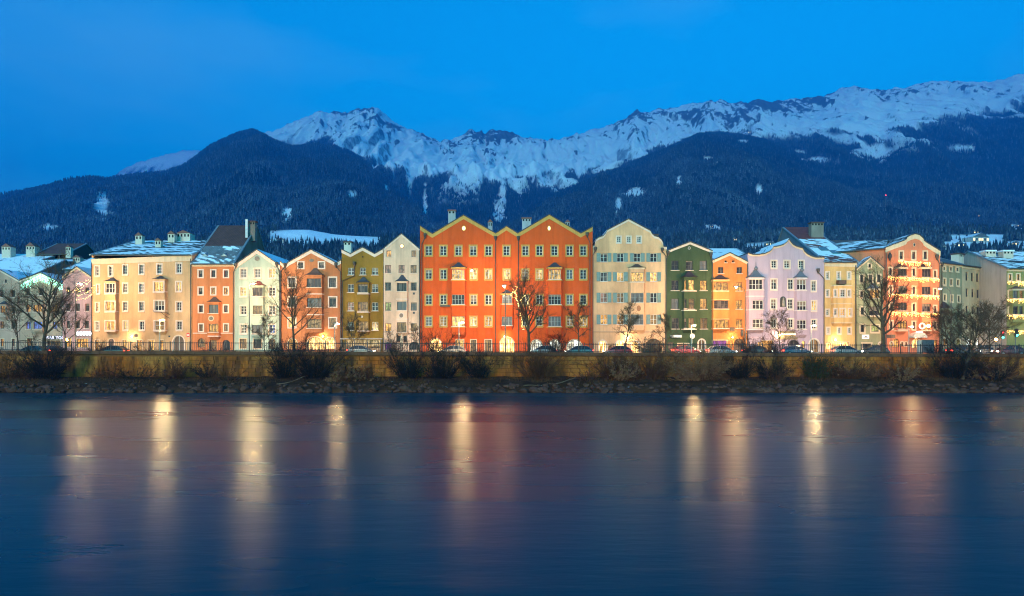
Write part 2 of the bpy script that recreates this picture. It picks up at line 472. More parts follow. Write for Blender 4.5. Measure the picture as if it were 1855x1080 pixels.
def m_terrain():
    m, t, b = newmat('mountain_ground')
    at = N(t, 'ShaderNodeAttribute', attribute_name='forest')
    ge = N(t, 'ShaderNodeNewGeometry')
    sx = N(t, 'ShaderNodeSeparateXYZ'); t.links.new(ge.outputs['Normal'], sx.inputs[0])
    n1 = noise(t, 0.017, 10, 0.75, vec=ge.outputs['Position'])
    n2 = noise(t, 0.07, 6, 0.7, vec=ge.outputs['Position'], stretch=(1, 0.5, 0.4))
    rk = N(t, 'ShaderNodeAttribute', attribute_name='rocky')
    st = rng_map(t, sx.outputs[2], 0.42, 0.62, 1.0, 0.0)           # very steep faces hold no snow
    rn = N(t, 'ShaderNodeMath', operation='MULTIPLY_ADD'); t.links.new(n2, rn.inputs[0]); rn.inputs[1].default_value = 0.9; t.links.new(rk.outputs['Fac'], rn.inputs[2])
    r2 = N(t, 'ShaderNodeMath', operation='MULTIPLY_ADD'); t.links.new(st, r2.inputs[0]); r2.inputs[1].default_value = 0.5; t.links.new(rn.outputs[0], r2.inputs[2])
    snowf = rng_map(t, r2.outputs[0], 0.72, 1.05, 1.0, 0.0)
    rock = mixc(t, n1, (0.05, 0.055, 0.065), (0.20, 0.20, 0.20))
    up = mixc(t, snowf, rock, (0.93, 0.94, 0.95))
    fl = noise(t, 0.09, 4, 0.7, vec=ge.outputs['Position'])
    floor = mixc(t, rng_map(t, fl, 0.55, 0.80), (0.004, 0.012, 0.016), (0.045, 0.07, 0.09))
    k = mixc(t, at.outputs['Fac'], up, floor)
    t.links.new(k, b.inputs['Base Color'])
    b.inputs['Roughness'].default_value = 0.85; b.inputs['Specular IOR Level'].default_value = 0.1
    bump(t, b, n2, 0.6, 9.0)
    return m
me = np_mesh('mountain_range', V, Fq, m_terrain(), smooth=True)
at = me.attributes.new('forest', 'FLOAT', 'POINT')
at.data.foreach_set('value', forest.astype(np.float32).ravel())
ZR = prof([(-900, .2), (480, .15), (560, .4), (620, .78), (700, .78), (740, .5), (800, .65), (850, 1.0), (930, 1.0), (990, .45), (1060, .45), (1110, .6), (1150, .9), (1220, .8), (1260, 1.0), (1400, 1.0), (1440, .75), (1510, .8), (1540, .45), (1590, .6), (1660, .6), (1700, .35), (1760, .55), (1855, .6), (2800, .5)])
dcr = PYg-P1(PX)                                      # how far below the crest
crest_w = np.clip(1.15-dcr/np.interp(PX, [1400, 1600], [68, 105]), 0.0, 1)
patch = np.clip(0.5+1.7*fbm(XX/330+9, YY/700, 3), 0, 1)
rock_n = 0.45*fin + 0.40*mic + 0.55*fbm(XX/24, YY/60, 3, 0.6)
thr_ = 1.62 - 0.80*ZR(PX)*crest_w*(0.45+0.75*patch)
rocky = np.clip((rock_n-thr_)*3.2, 0, 1)*np.clip(crest_w*3, 0, 1)
me.attributes.new('rocky', 'FLOAT', 'POINT').data.foreach_set('value', rocky.astype(np.float32).ravel())
mnt = link('mountain_range', me)
tag(mnt, 'snow covered rocky mountain range with dark forested lower slopes', 'mountains', kind='structure')

_lr = np.interp
def ground_h(X, Y):
    u = X/Y
    cu = (u - us[0])/(us[1]-us[0]); cr = np.interp(Y, rows, np.arange(nr))
    c0 = np.clip(np.floor(cu).astype(int), 0, NU-2); r0 = np.clip(np.floor(cr).astype(int), 0, nr-2)
    fu = cu-c0; fr = cr-r0
    def s(A): return (A[r0, c0]*(1-fu)+A[r0, c0+1]*fu)*(1-fr) + (A[r0+1, c0]*(1-fu)+A[r0+1, c0+1]*fu)*fr
    return s(HH), s(forest), s(openness), s(meadow), s(edge)

# ------------------------------------------------------------------ conifer forest on the slopes (one uncountable mass)
def m_forest():
    m, t, b = newmat('conifer')
    at = N(t, 'ShaderNodeAttribute', attribute_name='frost')
    ge = N(t, 'ShaderNodeNewGeometry')
    sx = N(t, 'ShaderNodeSeparateXYZ'); t.links.new(ge.outputs['Normal'], sx.inputs[0])
    n = noise(t, 0.25, 3, 0.7, vec=ge.outputs['Position'])
    g = mixc(t, n, (0.003, 0.012, 0.014), (0.008, 0.026, 0.030))
    mm = N(t, 'ShaderNodeMath', operation='MULTIPLY'); t.links.new(at.outputs['Fac'], mm.inputs[0]); t.links.new(rng_map(t, n, 0.35, 0.65, 0.2, 1), mm.inputs[1])
    k = mixc(t, mm.outputs[0], g, (0.34, 0.42, 0.52))
    t.links.new(k, b.inputs['Base Color']); b.inputs['Roughness'].default_value = 0.9; b.inputs['Specular IOR Level'].default_value = 0.05
    return m
def cone_trees(X, Y, Z, H, Rr, rot):
    """two stacked cones per tree, five sides"""
    n = len(X); ns = 4
    ang = np.arange(ns)*2*math.pi/ns
    def ring(r, z, off):
        a = ang[None, :] + rot[:, None] + off
        return np.stack([X[:, None]+(Rr*r)[:, None]*np.cos(a), Y[:, None]+(Rr*r)[:, None]*np.sin(a), np.repeat((Z+H*z)[:, None], ns, 1)], -1)
    a1 = np.stack([X, Y, Z+H*0.68], -1)[:, None]; a2 = np.stack([X, Y, Z+H], -1)[:, None]
    vs = np.concatenate([ring(1.0, 0.05, 0), a1, ring(0.62, 0.42, 0.6), a2], 1)       # 10 verts
    f = []
    for k in range(ns):
        f.append((k, (k+1) % ns, ns)); f.append((ns+1+k, ns+1+(k+1) % ns, 2*ns+1))
    f = np.array(f)
    return vs.reshape(-1, 3), (f[None]+(np.arange(n)*(2*ns+2))[:, None, None]).reshape(-1, 3)
rs = np.random.RandomState(3)
def scatter(n, y0, y1, hmin, hmax, umax=0.86):
    u = rs.uniform(-umax, umax, n); Y = np.exp(rs.uniform(math.log(y0), math.log(y1), n)); X = u*Y
    z, fo, op, md, ed = ground_h(X, Y)
    H = rs.uniform(hmin, hmax, n)*np.where(fo > 0.5, 1, 0.6)
    e_top = (z+H-CAMZ)/Y
    # leave out the ones the slopes in front hide
    run = np.maximum.accumulate(EE, axis=0)
    cu = np.clip(np.round((u-us[0])/(us[1]-us[0])).astype(int), 0, NU-1)
    cr = np.clip(np.searchsorted(rows, Y)-2, 0, nr-1)
    keep = (e_top > run[cr, cu]) & (rs.rand(n) < fo*(1-0.4*np.clip(op, 0, 1))) & (md < 0.2) & (e_top > 0.085)
    return X[keep], Y[keep], z[keep], H[keep], op[keep]+1.6*ed[keep]
parts = [scatter(30000, 330, 1000, 5, 11), scatter(90000, 900, 2000, 7, 14), scatter(170000, 1800, 3800, 10, 20)]
X_, Y_, Z_, H_, O_ = [np.concatenate([p[i] for p in parts]) for i in range(5)]
nt_ = len(X_)
tv, tf = cone_trees(X_, Y_, Z_-0.5, H_, H_*rs.uniform(0.17, 0.27, nt_), rs.rand(nt_)*6)
fm = np_mesh('conifer_forest', tv, tf, m_forest())
fr_ = np.repeat(np.clip(rs.rand(nt_)**5*0.3 + 0.13*O_ + 0.06*(Y_ < 1900), 0, 1), 10).astype(np.float32)
fm.attributes.new('frost', 'FLOAT', 'POINT').data.foreach_set('value', fr_)
tag(link('conifer_forest', fm), 'dark snow dusted conifer forest covering the mountain slopes', 'forest', kind='stuff')
print('terrain', round(time.time()-T0, 1), 'trees', nt_)

# ------------------------------------------------------------------ river, banks, street
def m_water():
    m, t, b = newmat('river_water')
    p = wpos(t)
    n0 = noise(t, 0.05, 4, 0.6, vec=p, stretch=(0.35, 1.6, 1))
    n1 = noise(t, 0.32, 4, 0.6, vec=p, stretch=(0.4, 1.5, 1))
    n2 = noise(t, 2.4, 3, 0.5, vec=p, stretch=(0.5, 1.3, 1))
    ad = N(t, 'ShaderNodeMath', operation='MULTIPLY_ADD'); t.links.new(n2, ad.inputs[0]); ad.inputs[1].default_value = 0.12; t.links.new(n1, ad.inputs[2])
    bp = N(t, 'ShaderNodeBump'); bp.inputs['Strength'].default_value = 0.30; bp.inputs['Distance'].default_value = 0.14
    sy = N(t, 'ShaderNodeSeparateXYZ'); t.links.new(p, sy.inputs[0])
    t.links.new(rng_map(t, sy.outputs[1], 20, 72, 0.28, 0.10), bp.inputs['Strength'])   # slack water along the far bank
    t.links.new(ad.outputs[0], bp.inputs['Height'])
    # long gentle waves: normally distributed facet slopes, turquoise glacial body underneath
    gl = N(t, 'ShaderNodeBsdfGlossy', distribution='BECKMANN'); gl.inputs['Color'].default_value = (1, 1, 1, 1)
    t.links.new(rng_map(t, n0, 0.35, 0.65, 0.23, 0.33), gl.inputs['Roughness'])
    di = N(t, 'ShaderNodeBsdfDiffuse'); di.inputs['Color'].default_value = (0.002, 0.046, 0.062, 1)
    # facets seen at a glancing view lean towards the eye, so the mean reflectance stays below the mirror's
    ge = N(t, 'ShaderNodeNewGeometry'); dt = N(t, 'ShaderNodeVectorMath', operation='DOT_PRODUCT')
    t.links.new(ge.outputs['Incoming'], dt.inputs[0]); t.links.new(bp.outputs[0], dt.inputs[1])
    c1 = N(t, 'ShaderNodeMath', operation='SUBTRACT', use_clamp=True); c1.inputs[0].default_value = 0.865; t.links.new(dt.outputs['Value'], c1.inputs[1])
    c2 = N(t, 'ShaderNodeMath', operation='POWER'); t.links.new(c1.outputs[0], c2.inputs[0]); c2.inputs[1].default_value = 5.0
    fr = N(t, 'ShaderNodeMath', operation='MULTIPLY_ADD'); t.links.new(c2.outputs[0], fr.inputs[0]); fr.inputs[1].default_value = 0.98; fr.inputs[2].default_value = 0.02
    mx = N(t, 'ShaderNodeMixShader')
    t.links.new(bp.outputs[0], gl.inputs['Normal'])
    t.links.new(fr.outputs[0], mx.inputs[0]); t.links.new(di.outputs[0], mx.inputs[1]); t.links.new(gl.outputs[0], mx.inputs[2])
    t.links.new(mx.outputs[0], t.nodes['Material Output'].inputs['Surface'])
    t.nodes.remove(b)
    return m
w = MB().add([(-900,-60,0),(900,-60,0),(900,86,0),(-900,86,0)], [(0,1,2,3)])
tag(w.build('river', m_water()), 'calm dark blue river reflecting the lit house fronts', 'river', kind='structure')
bed = MB().add([(-900,-60,-1.6),(900,-60,-1.6),(900,88,-1.6),(-900,88,-1.6)], [(0,1,2,3)])
tag(bed.build('river_bed', m_plain('river_bed_mud', (0.06, 0.06, 0.05), 0.9)), 'muddy bed under the river', 'river bed', kind='structure')
asph = m_plain('asphalt', (0.055, 0.052, 0.05), 0.8, var=0.3, scale=0.8)
tag(MB().box(-900, 900, -60, 1.5, -1.5, 4.2).build('near_bank', asph), 'near river bank under the viewer', 'bank', kind='structure')

def m_bank():
    m, t, b = newmat('bank_soil')
    p = wpos(t)
    n = noise(t, 0.6, 6, 0.65, vec=p); n2 = noise(t, 3, 4, 0.6, vec=p); n3 = noise(t, 0.9, 4, 0.6, vec=p, stretch=(0.5, 1, 1))
    k = mixc(t, rng_map(t, n, 0.35, 0.65), (0.03, 0.011, 0.004), (0.10, 0.036, 0.012))
    k = mixc(t, rng_map(t, n3, 0.70, 0.74), k, (0.6, 0.6, 0.62))
    t.links.new(k, b.inputs['Base Color']); b.inputs['Roughness'].default_value = 0.95; b.inputs['Specular IOR Level'].default_value = 0.12
    bump(t, b, n2, 0.8, 0.12)
    return m
bx = np.arange(-150, 151, 0.5); by = np.array([78.8, 79.5, 80.0, 80.6, 81.4, 82.4, 83.4, 84.4, 85.4, 86.4, 87.2, 88.6])
bz = np.array([-1.5, -0.6, 0.05, 0.35, 0.6, 0.85, 1.05, 1.2, 1.32, 1.42, 1.5, 1.55])
BX, BY = np.meshgrid(bx, by)
shore = 0.5*fbm(BX/9, BX*0+3, 3)
BZ = np.repeat(bz[:, None], len(bx), 1) + 0.22*fbm(BX/2.2, BY/2.0, 3)*(BY > 79.9)*(BY < 88)
BY2 = BY + shore*np.clip((86-BY)/6, 0, 1)
bi = np.arange(BX.size).reshape(BX.shape)
bank = link('riverbank', np_mesh('riverbank', np.stack([BX, BY2, BZ], -1).reshape(-1, 3),
     np.stack([bi[:-1, :-1], bi[:-1, 1:], bi[1:, 1:], bi[1:, :-1]], -1).reshape(-1, 4), m_bank(), smooth=True))
tag(bank, 'brown earthy river bank with boulders at the water line', 'river bank', kind='structure')
def bank_z(X, Y):
    return float(np.interp(Y - 0.0, by, bz))

tag(MB().box(-300, 300, 88.7, 400, 2.4, STREET).build('street', asph), 'asphalt riverside street in front of the houses', 'street', kind='structure')
tag(MB().box(-300, 300, 106.6, 112, 2.5, STREET+0.12).build('pavement', m_plain('paving', (0.17, 0.155, 0.14), 0.85)), 'grey pavement along the house fronts', 'pavement', kind='structure')
tag(MB().box(-300, 300, 88.72, 95, 2.5, STREET+0.10).build('promenade', m_plain('promenade_gravel', (0.2, 0.17, 0.13), 0.9)), 'gravel promenade behind the river wall', 'promenade', kind='structure')
lm = MB()
for i in range(-40, 41): lm.box(i*4.0, i*4.0+2, 100.9, 101.03, STREET+0.001, STREET+0.008)
tag(lm.build('lane_marking', m_plain('road_paint', (0.7, 0.7, 0.68), 0.7)), 'white dashed lane line on the street', 'road marking', kind='structure')

# embankment wall: coursed stone blocks as pieces of the wall
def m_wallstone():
    m, t, b = newmat('lamplit_embankment_stone')
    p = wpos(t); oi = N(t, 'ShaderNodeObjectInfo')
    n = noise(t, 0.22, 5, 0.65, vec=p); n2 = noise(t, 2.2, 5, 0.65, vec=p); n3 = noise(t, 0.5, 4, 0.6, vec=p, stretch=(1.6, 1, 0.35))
    k = mixc(t, rng_map(t, n, 0.38, 0.62), (0.50, 0.105, 0.008), (0.52, 0.18, 0.035))  # warm lamplight on the wall is put into this orange stone colour
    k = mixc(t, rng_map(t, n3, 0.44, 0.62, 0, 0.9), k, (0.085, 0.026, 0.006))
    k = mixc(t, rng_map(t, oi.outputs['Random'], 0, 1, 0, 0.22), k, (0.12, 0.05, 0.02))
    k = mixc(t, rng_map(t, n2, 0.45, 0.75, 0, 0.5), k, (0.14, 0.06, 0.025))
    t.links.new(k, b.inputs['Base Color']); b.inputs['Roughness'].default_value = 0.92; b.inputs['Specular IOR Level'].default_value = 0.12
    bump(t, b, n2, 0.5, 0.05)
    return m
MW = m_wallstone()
wall = empty('embankment_wall', (0, WALL_Y, 1.2))
tag(wall, 'long weathered stone embankment wall with heavy coping above the river bank', 'wall')
core = MB()
xs = np.arange(-130, 131, 5.0)
for a, b_ in zip(xs[:-1], xs[1:]):
    core.box(a, b_, 0.06, 0.70, -0.3, zcop((a+b_)/2)-0.45-1.2)
core.build('mortar_core', m_plain('mortar', (0.20, 0.07, 0.02), 0.95), wall)
rnd = random.Random(5)
BH = 0.52
bmeshes = []
for k in range(5):
    wdt = 1.5
    mb = MB(); d = rnd.uniform(0.0, 0.025)
    e = 0.03
    mb.add([(-.5+e/1.5, -d-0.015, e),(.5-e/1.5, -d, e),(.5-e/1.5, -d-0.01, 1-e),(-.5+e/1.5, -d, 1-e),(-.5, 0.05, 0),(.5, 0.05, 0),(.5, 0.05, 1),(-.5, 0.05, 1),(-.5,0.2,0),(.5,0.2,0),(.5,0.2,1),(-.5,0.2,1)],
           [(0,1,2,3),(0,4,5,1),(1,5,6,2),(2,6,7,3),(3,7,4,0),(4,8,9,5),(5,9,10,6),(6,10,11,7),(7,11,8,4),(8,11,10,9)])
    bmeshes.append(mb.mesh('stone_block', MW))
rest = MB(); nblk = 0
cand = []
for r_ in range(6):
    x = -105 + (r_ % 2)*0.7
    while x < 105:
        wd = rnd.uniform(1.15, 1.75)
        cand.append((x+wd/2, r_, wd)); x += wd + 0.03
vis = [(abs(c[0]+(-5)), c) for c in cand if abs(c[0]) < 68 and c[1] >= 1]
vis.sort(key=lambda q: (q[0]//12, rnd.random()))
chosen = set(id(c) for _, c in vis[:300])
for c in cand:
    z0 = -0.1 + c[1]*BH
    if z0 + BH > zcop(c[0])-0.45-1.2+0.25: z1 = zcop(c[0])-0.46-1.2
    else: z1 = z0+BH-0.03
    if z1 - z0 < 0.1: continue
    if id(c) in chosen:
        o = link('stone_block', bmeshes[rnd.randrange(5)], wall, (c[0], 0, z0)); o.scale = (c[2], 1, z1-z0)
    else:
        rest.box(c[0]-c[2]/2, c[0]+c[2]/2, rnd.uniform(-0.02, 0.015), 0.2, z0, z1)
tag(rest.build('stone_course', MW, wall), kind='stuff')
cmat = m_plain('coping_stone', (0.16, 0.062, 0.03), 0.9, var=0.35, scale=0.9)
x = -120.0
while x < 120:
    wd = rnd.uniform(2.6, 3.4)
    zt = zcop(x+wd/2)-1.2
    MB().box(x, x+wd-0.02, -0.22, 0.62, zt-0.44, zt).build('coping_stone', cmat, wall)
    x += wd

# railing on the coping
iron = m_plain('railing_iron', (0.022, 0.018, 0.014), 0.55, var=0.3)
rail = empty('railing', (0, WALL_Y+0.3, zcop(0)))
tag(rail, 'black iron railing with thin upright bars running along the wall top', 'railing')
bars = MB(); tr = MB(); br = MB()
RH = 1.18
x = -100.0; i = 0
while x < 100:
    dz = zcop(x)-zcop(0)
    if i % 9 == 0:
        MB().box(x-0.05, x+0.05, -0.05, 0.05, dz-0.02, dz+RH+0.08).build('post', iron, rail)
    else:
        bars.add([(x-.026,-.018,dz+.05),(x+.026,-.018,dz+.05),(x,.022,dz+.05),(x-.026,-.018,dz+RH+.03),(x+.026,-.018,dz+RH+.03),(x,.022,dz+RH+.03)], [(0,1,4,3),(1,2,5,4),(2,0,3,5),(3,4,5)])
    x += 0.29; i += 1
for a in np.arange(-100, 100, 10.0):
    z0 = zcop(a)-zcop(0); z1 = zcop(a+10)-zcop(0)
    for mb, zz in ((tr, RH-0.1), (br, 0.10)):
        mb.tube([(a, 0, z0+zz), (a+10, 0, z1+zz)], 0.04, 4)
tag(bars.build('baluster', iron, rail), kind='stuff')
tr.build('top_rail', iron, rail); br.build('bottom_rail', iron, rail)

# boulders along the water line
def m_boulder():
    m, t, b = newmat('boulder_stone')
    p = wpos(t); oi = N(t, 'ShaderNodeObjectInfo')
    n = noise(t, 1.1, 5, 0.65, vec=p); n2 = noise(t, 4, 4, 0.6, vec=p)
    k = mixc(t, rng_map(t, n, 0.35, 0.65), (0.045, 0.017, 0.01), (0.16, 0.066, 0.04))
    k = mixc(t, rng_map(t, oi.outputs['Random'], 0, 1, 0, 0.6), k, (0.09, 0.042, 0.022))
    t.links.new(k, b.inputs['Base Color']); b.inputs['Roughness'].default_value = 0.85; b.inputs['Specular IOR Level'].default_value = 0.12
    bump(t, b, n2, 0.6, 0.06)
    return m
MBO = m_boulder()
def boulder_mesh(seed):
    r2 = random.Random(seed)
    bm = bmesh.new(); bmesh.ops.create_icosphere(bm, subdivisions=2, radius=0.5)
    planes = [(Vector((r2.gauss(0,1), r2.gauss(0,1), r2.gauss(0,1))).normalized(), r2.uniform(0.28, 0.42)) for _ in range(9)]
    for v in bm.verts:
        for n_, d_ in planes:
            s_ = v.co.dot(n_) - d_
            if s_ > 0: v.co -= n_*s_
        v.co.z *= 0.75
    me_ = bpy.data.meshes.new('boulder'); bm.to_mesh(me_); bm.free(); me_.materials.append(MBO)
    return me_
bms = [boulder_mesh(40+k) for k in range(9)]
bl = []
for i in range(760):
    X = rnd.uniform(-78, 78); q = rnd.random()**1.6
    Y = 79.9 + q*2.7 + 0.5*float(fbm(np.array(X/9), np.array(3.0), 3))
    s_ = rnd.uniform(0.35, 0.95)*(1.35 if q < 0.35 else 0.8)
    bl.append((s_, X, Y, float(np.interp(Y, by, bz)) + 0.02*s_))
bl.sort(key=lambda a: -a[0]/a[2])
bigs = [b_ for b_ in bl if abs(b_[1]) < 66]
for i, (s_, X, Y, z) in enumerate(bigs[:300]):
    o = link('boulder', bms[rnd.randrange(9)], bank, (X, Y, z)); o.scale = (s_*rnd.uniform(1, 1.7), s_, s_*rnd.uniform(0.8, 1.15)); o.rotation_euler = (rnd.uniform(-.3,.3), rnd.uniform(-.3,.3), rnd.uniform(0, 6.3))
vs = []; fs = []; nb = 0
for (s_, X, Y, z) in bigs[300:] + [b_ for b_ in bl if abs(b_[1]) >= 66]:
    me_ = bms[rnd.randrange(9)]; a = rnd.uniform(0, 6.3)
    co = np.array([v.co[:] for v in me_.vertices])*[s_*1.3, s_, s_]
    ca, sa = math.cos(a), math.sin(a)
    co = np.stack([co[:,0]*ca-co[:,1]*sa+X, co[:,0]*sa+co[:,1]*ca+Y, co[:,2]+z], -1)
    vs.append(co); fs.append(np.array([p.vertices[:] for p in me_.polygons])+nb); nb += len(co)
tag(link('small_boulder', np_mesh('small_boulder', np.concatenate(vs), np.concatenate(fs), MBO), bank), kind='stuff')
print('banks', round(time.time()-T0, 1))

# ------------------------------------------------------------------ houses
CROP = {'A': (0, 390, 4.0), 'B': (330, 390, 4.0), 'C': (600, 370, 3.725), 'D': (880, 370, 3.7235), 'E': (1190, 390, 4.0), 'F': (1480, 390, 4.0),
        'G': (1480, 430, 5.143), 'H': (1690, 430, 5.145), 'I': (0, 420, 4.911), 'P': (0, 0, 1.0)}
ARC = 8
STY = {  # surround width (m), surround material, frame material, bars (columns, rows), sill
    'white':  dict(sw=0.17, sm=WHITE, fm=lambda: m_plain('frame_white', (0.62, 0.58, 0.52), 0.5), bars=(2, 3), sill=True),
    'brown':  dict(sw=0.0, sm=None, fm=lambda: m_plain('frame_brown', (0.075, 0.042, 0.026), 0.5), bars=(2, 2), sill=True),
    'whbrown':dict(sw=0.19, sm=WHITE, fm=lambda: m_plain('frame_brown', (0.075, 0.042, 0.026), 0.5), bars=(2, 2), sill=False),
    'plainw': dict(sw=0.0, sm=None, fm=lambda: m_plain('frame_white', (0.62, 0.58, 0.52), 0.5), bars=(2, 2), sill=True),
    'ochre':  dict(sw=0.20, sm=OCHRE, fm=lambda: m_plain('frame_white', (0.62, 0.58, 0.52), 0.5), bars=(2, 3), sill=True),
    'grey':   dict(sw=0.0, sm=None, fm=lambda: m_plain('frame_grey', (0.26, 0.27, 0.25), 0.5), bars=(3, 1), sill=True),
    'creamd': dict(sw=0.20, sm=CREAMT, fm=lambda: m_plain('frame_dark', (0.05, 0.035, 0.03), 0.5), bars=(2, 1), sill=True),
    'shop':   dict(sw=0.12, sm=CREAMT, fm=lambda: m_plain('frame_dark', (0.05, 0.035, 0.03), 0.5), bars=(3, 2), sill=False),
    'bare':   dict(sw=0.0, sm=None, fm=lambda: m_plain('frame_dark', (0.05, 0.035, 0.03), 0.5), bars=(1, 1), sill=False),
}
WCACHE = {}
def arch_pts(w, h, arch):
    """outline of an opening centred on x=0, bottom z=0, counter-clockwise"""
    if not arch: return [(-w/2, 0), (w/2, 0), (w/2, h), (-w/2, h)]
    rise = min(w/2, h*0.62)
    pts = [(-w/2, 0), (w/2, 0)]
    for k in range(ARC+1):
        t = math.pi*k/ARC
        pts.append((w/2*math.cos(t), h-rise+rise*math.sin(t)))
    return pts
def ring_mesh(name, outer, inner, y0, y1, mat):
    mb = MB(); n = len(outer)
    vs = [(p[0], y0, p[1]) for p in outer]+[(p[0], y0, p[1]) for p in inner]+[(p[0], y1, p[1]) for p in outer]+[(p[0], y1, p[1]) for p in inner]
    fs = []
    for i in range(n):
        j = (i+1) % n
        fs += [(i, j, n+j, n+i), (2*n+i, 3*n+i, 3*n+j, 2*n+j), (i, 2*n+i, 2*n+j, j), (n+i, n+j, 3*n+j, 3*n+i)]
    return mb.add(vs, fs).mesh(name, mat)
def win_meshes(w, h, sty, bars, arch):
    w = round(w, 2); h = round(h, 2)
    key = (w, h, sty, bars, arch)
    if key in WCACHE: return WCACHE[key]
    S = STY[sty]
    sur = None
    if S['sw'] > 0:
        a = arch_pts(w+2*S['sw'], h+S['sw']*(1 if arch else 2), arch); b = arch_pts(w-0.02, h-0.01, arch)
        if not arch: a = [(x, z-S['sw']) for x, z in a]
        sur = ring_mesh('window_surround', a, b, -0.045, 0.02, S['sm']())
    fw = 0.06
    o = arch_pts(w, h, arch); i_ = [(x*(1-2*fw/w), fw+(z)*(1-2*fw/h)) for x, z in o]
    fr = MB()
    n = len(o)
    vs = [(p[0], 0.17, p[1]) for p in o]+[(p[0], 0.17, p[1]) for p in i_]+[(p[0], 0.24, p[1]) for p in o]+[(p[0], 0.24, p[1]) for p in i_]
    fs = []
    for k in range(n):
        j = (k+1) % n
        fs += [(k, j, n+j, n+k), (2*n+k, 3*n+k, 3*n+j, 2*n+j), (k, 2*n+k, 2*n+j, j), (n+k, n+j, 3*n+j, 3*n+k)]
    fr.add(vs, fs)
    nc, nr_ = bars
    for k in range(1, nc):
        x = -w/2 + w*k/nc; ww = 0.034
        top = h-fw*0.9
        if arch: top = h - min(w/2, h*0.62)*(1-math.sqrt(max(0, 1-(2*x/w)**2))) - fw*0.7
        fr.box(x-ww, x+ww, 0.173, 0.238, fw*0.9, top)
    for k in range(1, nr_):
        z = h*k/nr_
        if arch and z > h*0.6: continue
        fr.box(-w/2+fw*0.9, w/2-fw*0.9, 0.176, 0.235, z-0.02, z+0.02)
    frame = fr.mesh('frame', S['fm']())
    pane = {}
    sill = MB().box(-w/2-0.12, w/2+0.12, -0.14, 0.05, -S['sw']-0.10, -S['sw']-0.005 if S['sw'] else -0.003).mesh('sill', (S['sm'] or WHITE)()) if S['sill'] and not arch else None
    WCACHE[key] = (sur, frame, pane, sill)
    return WCACHE[key]
def pane_mesh(w, h, arch, code):
    w = round(w, 2); h = round(h, 2)
    key = ('pane', w, h, arch, code)
    if key not in WCACHE:
        WCACHE[key] = MB().prism(arch_pts(w-0.02, h-0.02, arch), 0.215, 0.23).mesh('pane', GLASS[code]())
    return WCACHE[key]

def panel(mb, outline, holes, y, depth):
    """front wall face at y with openings and their reveals"""
    polys = [[Vector((p[0], p[1], 0)) for p in outline]] + [[Vector((p[0], p[1], 0)) for p in h] for h in holes]
    tri = geometry.tessellate_polygon(polys)
    flat = [p for poly in polys for p in poly]
    mb.add([(p.x, y, p.y) for p in flat], [tuple(t) for t in tri])
    for h in holes:
        n = len(h)
        mb.add([(p[0], y, p[1]) for p in h]+[(p[0], y+depth, p[1]) for p in h], [(i, i+n, (i+1) % n+n, (i+1) % n) for i in range(n)]+[tuple(range(n, 2*n))])

def offset_down(pts, d): return [(p[0], p[1]-d) for p in pts]

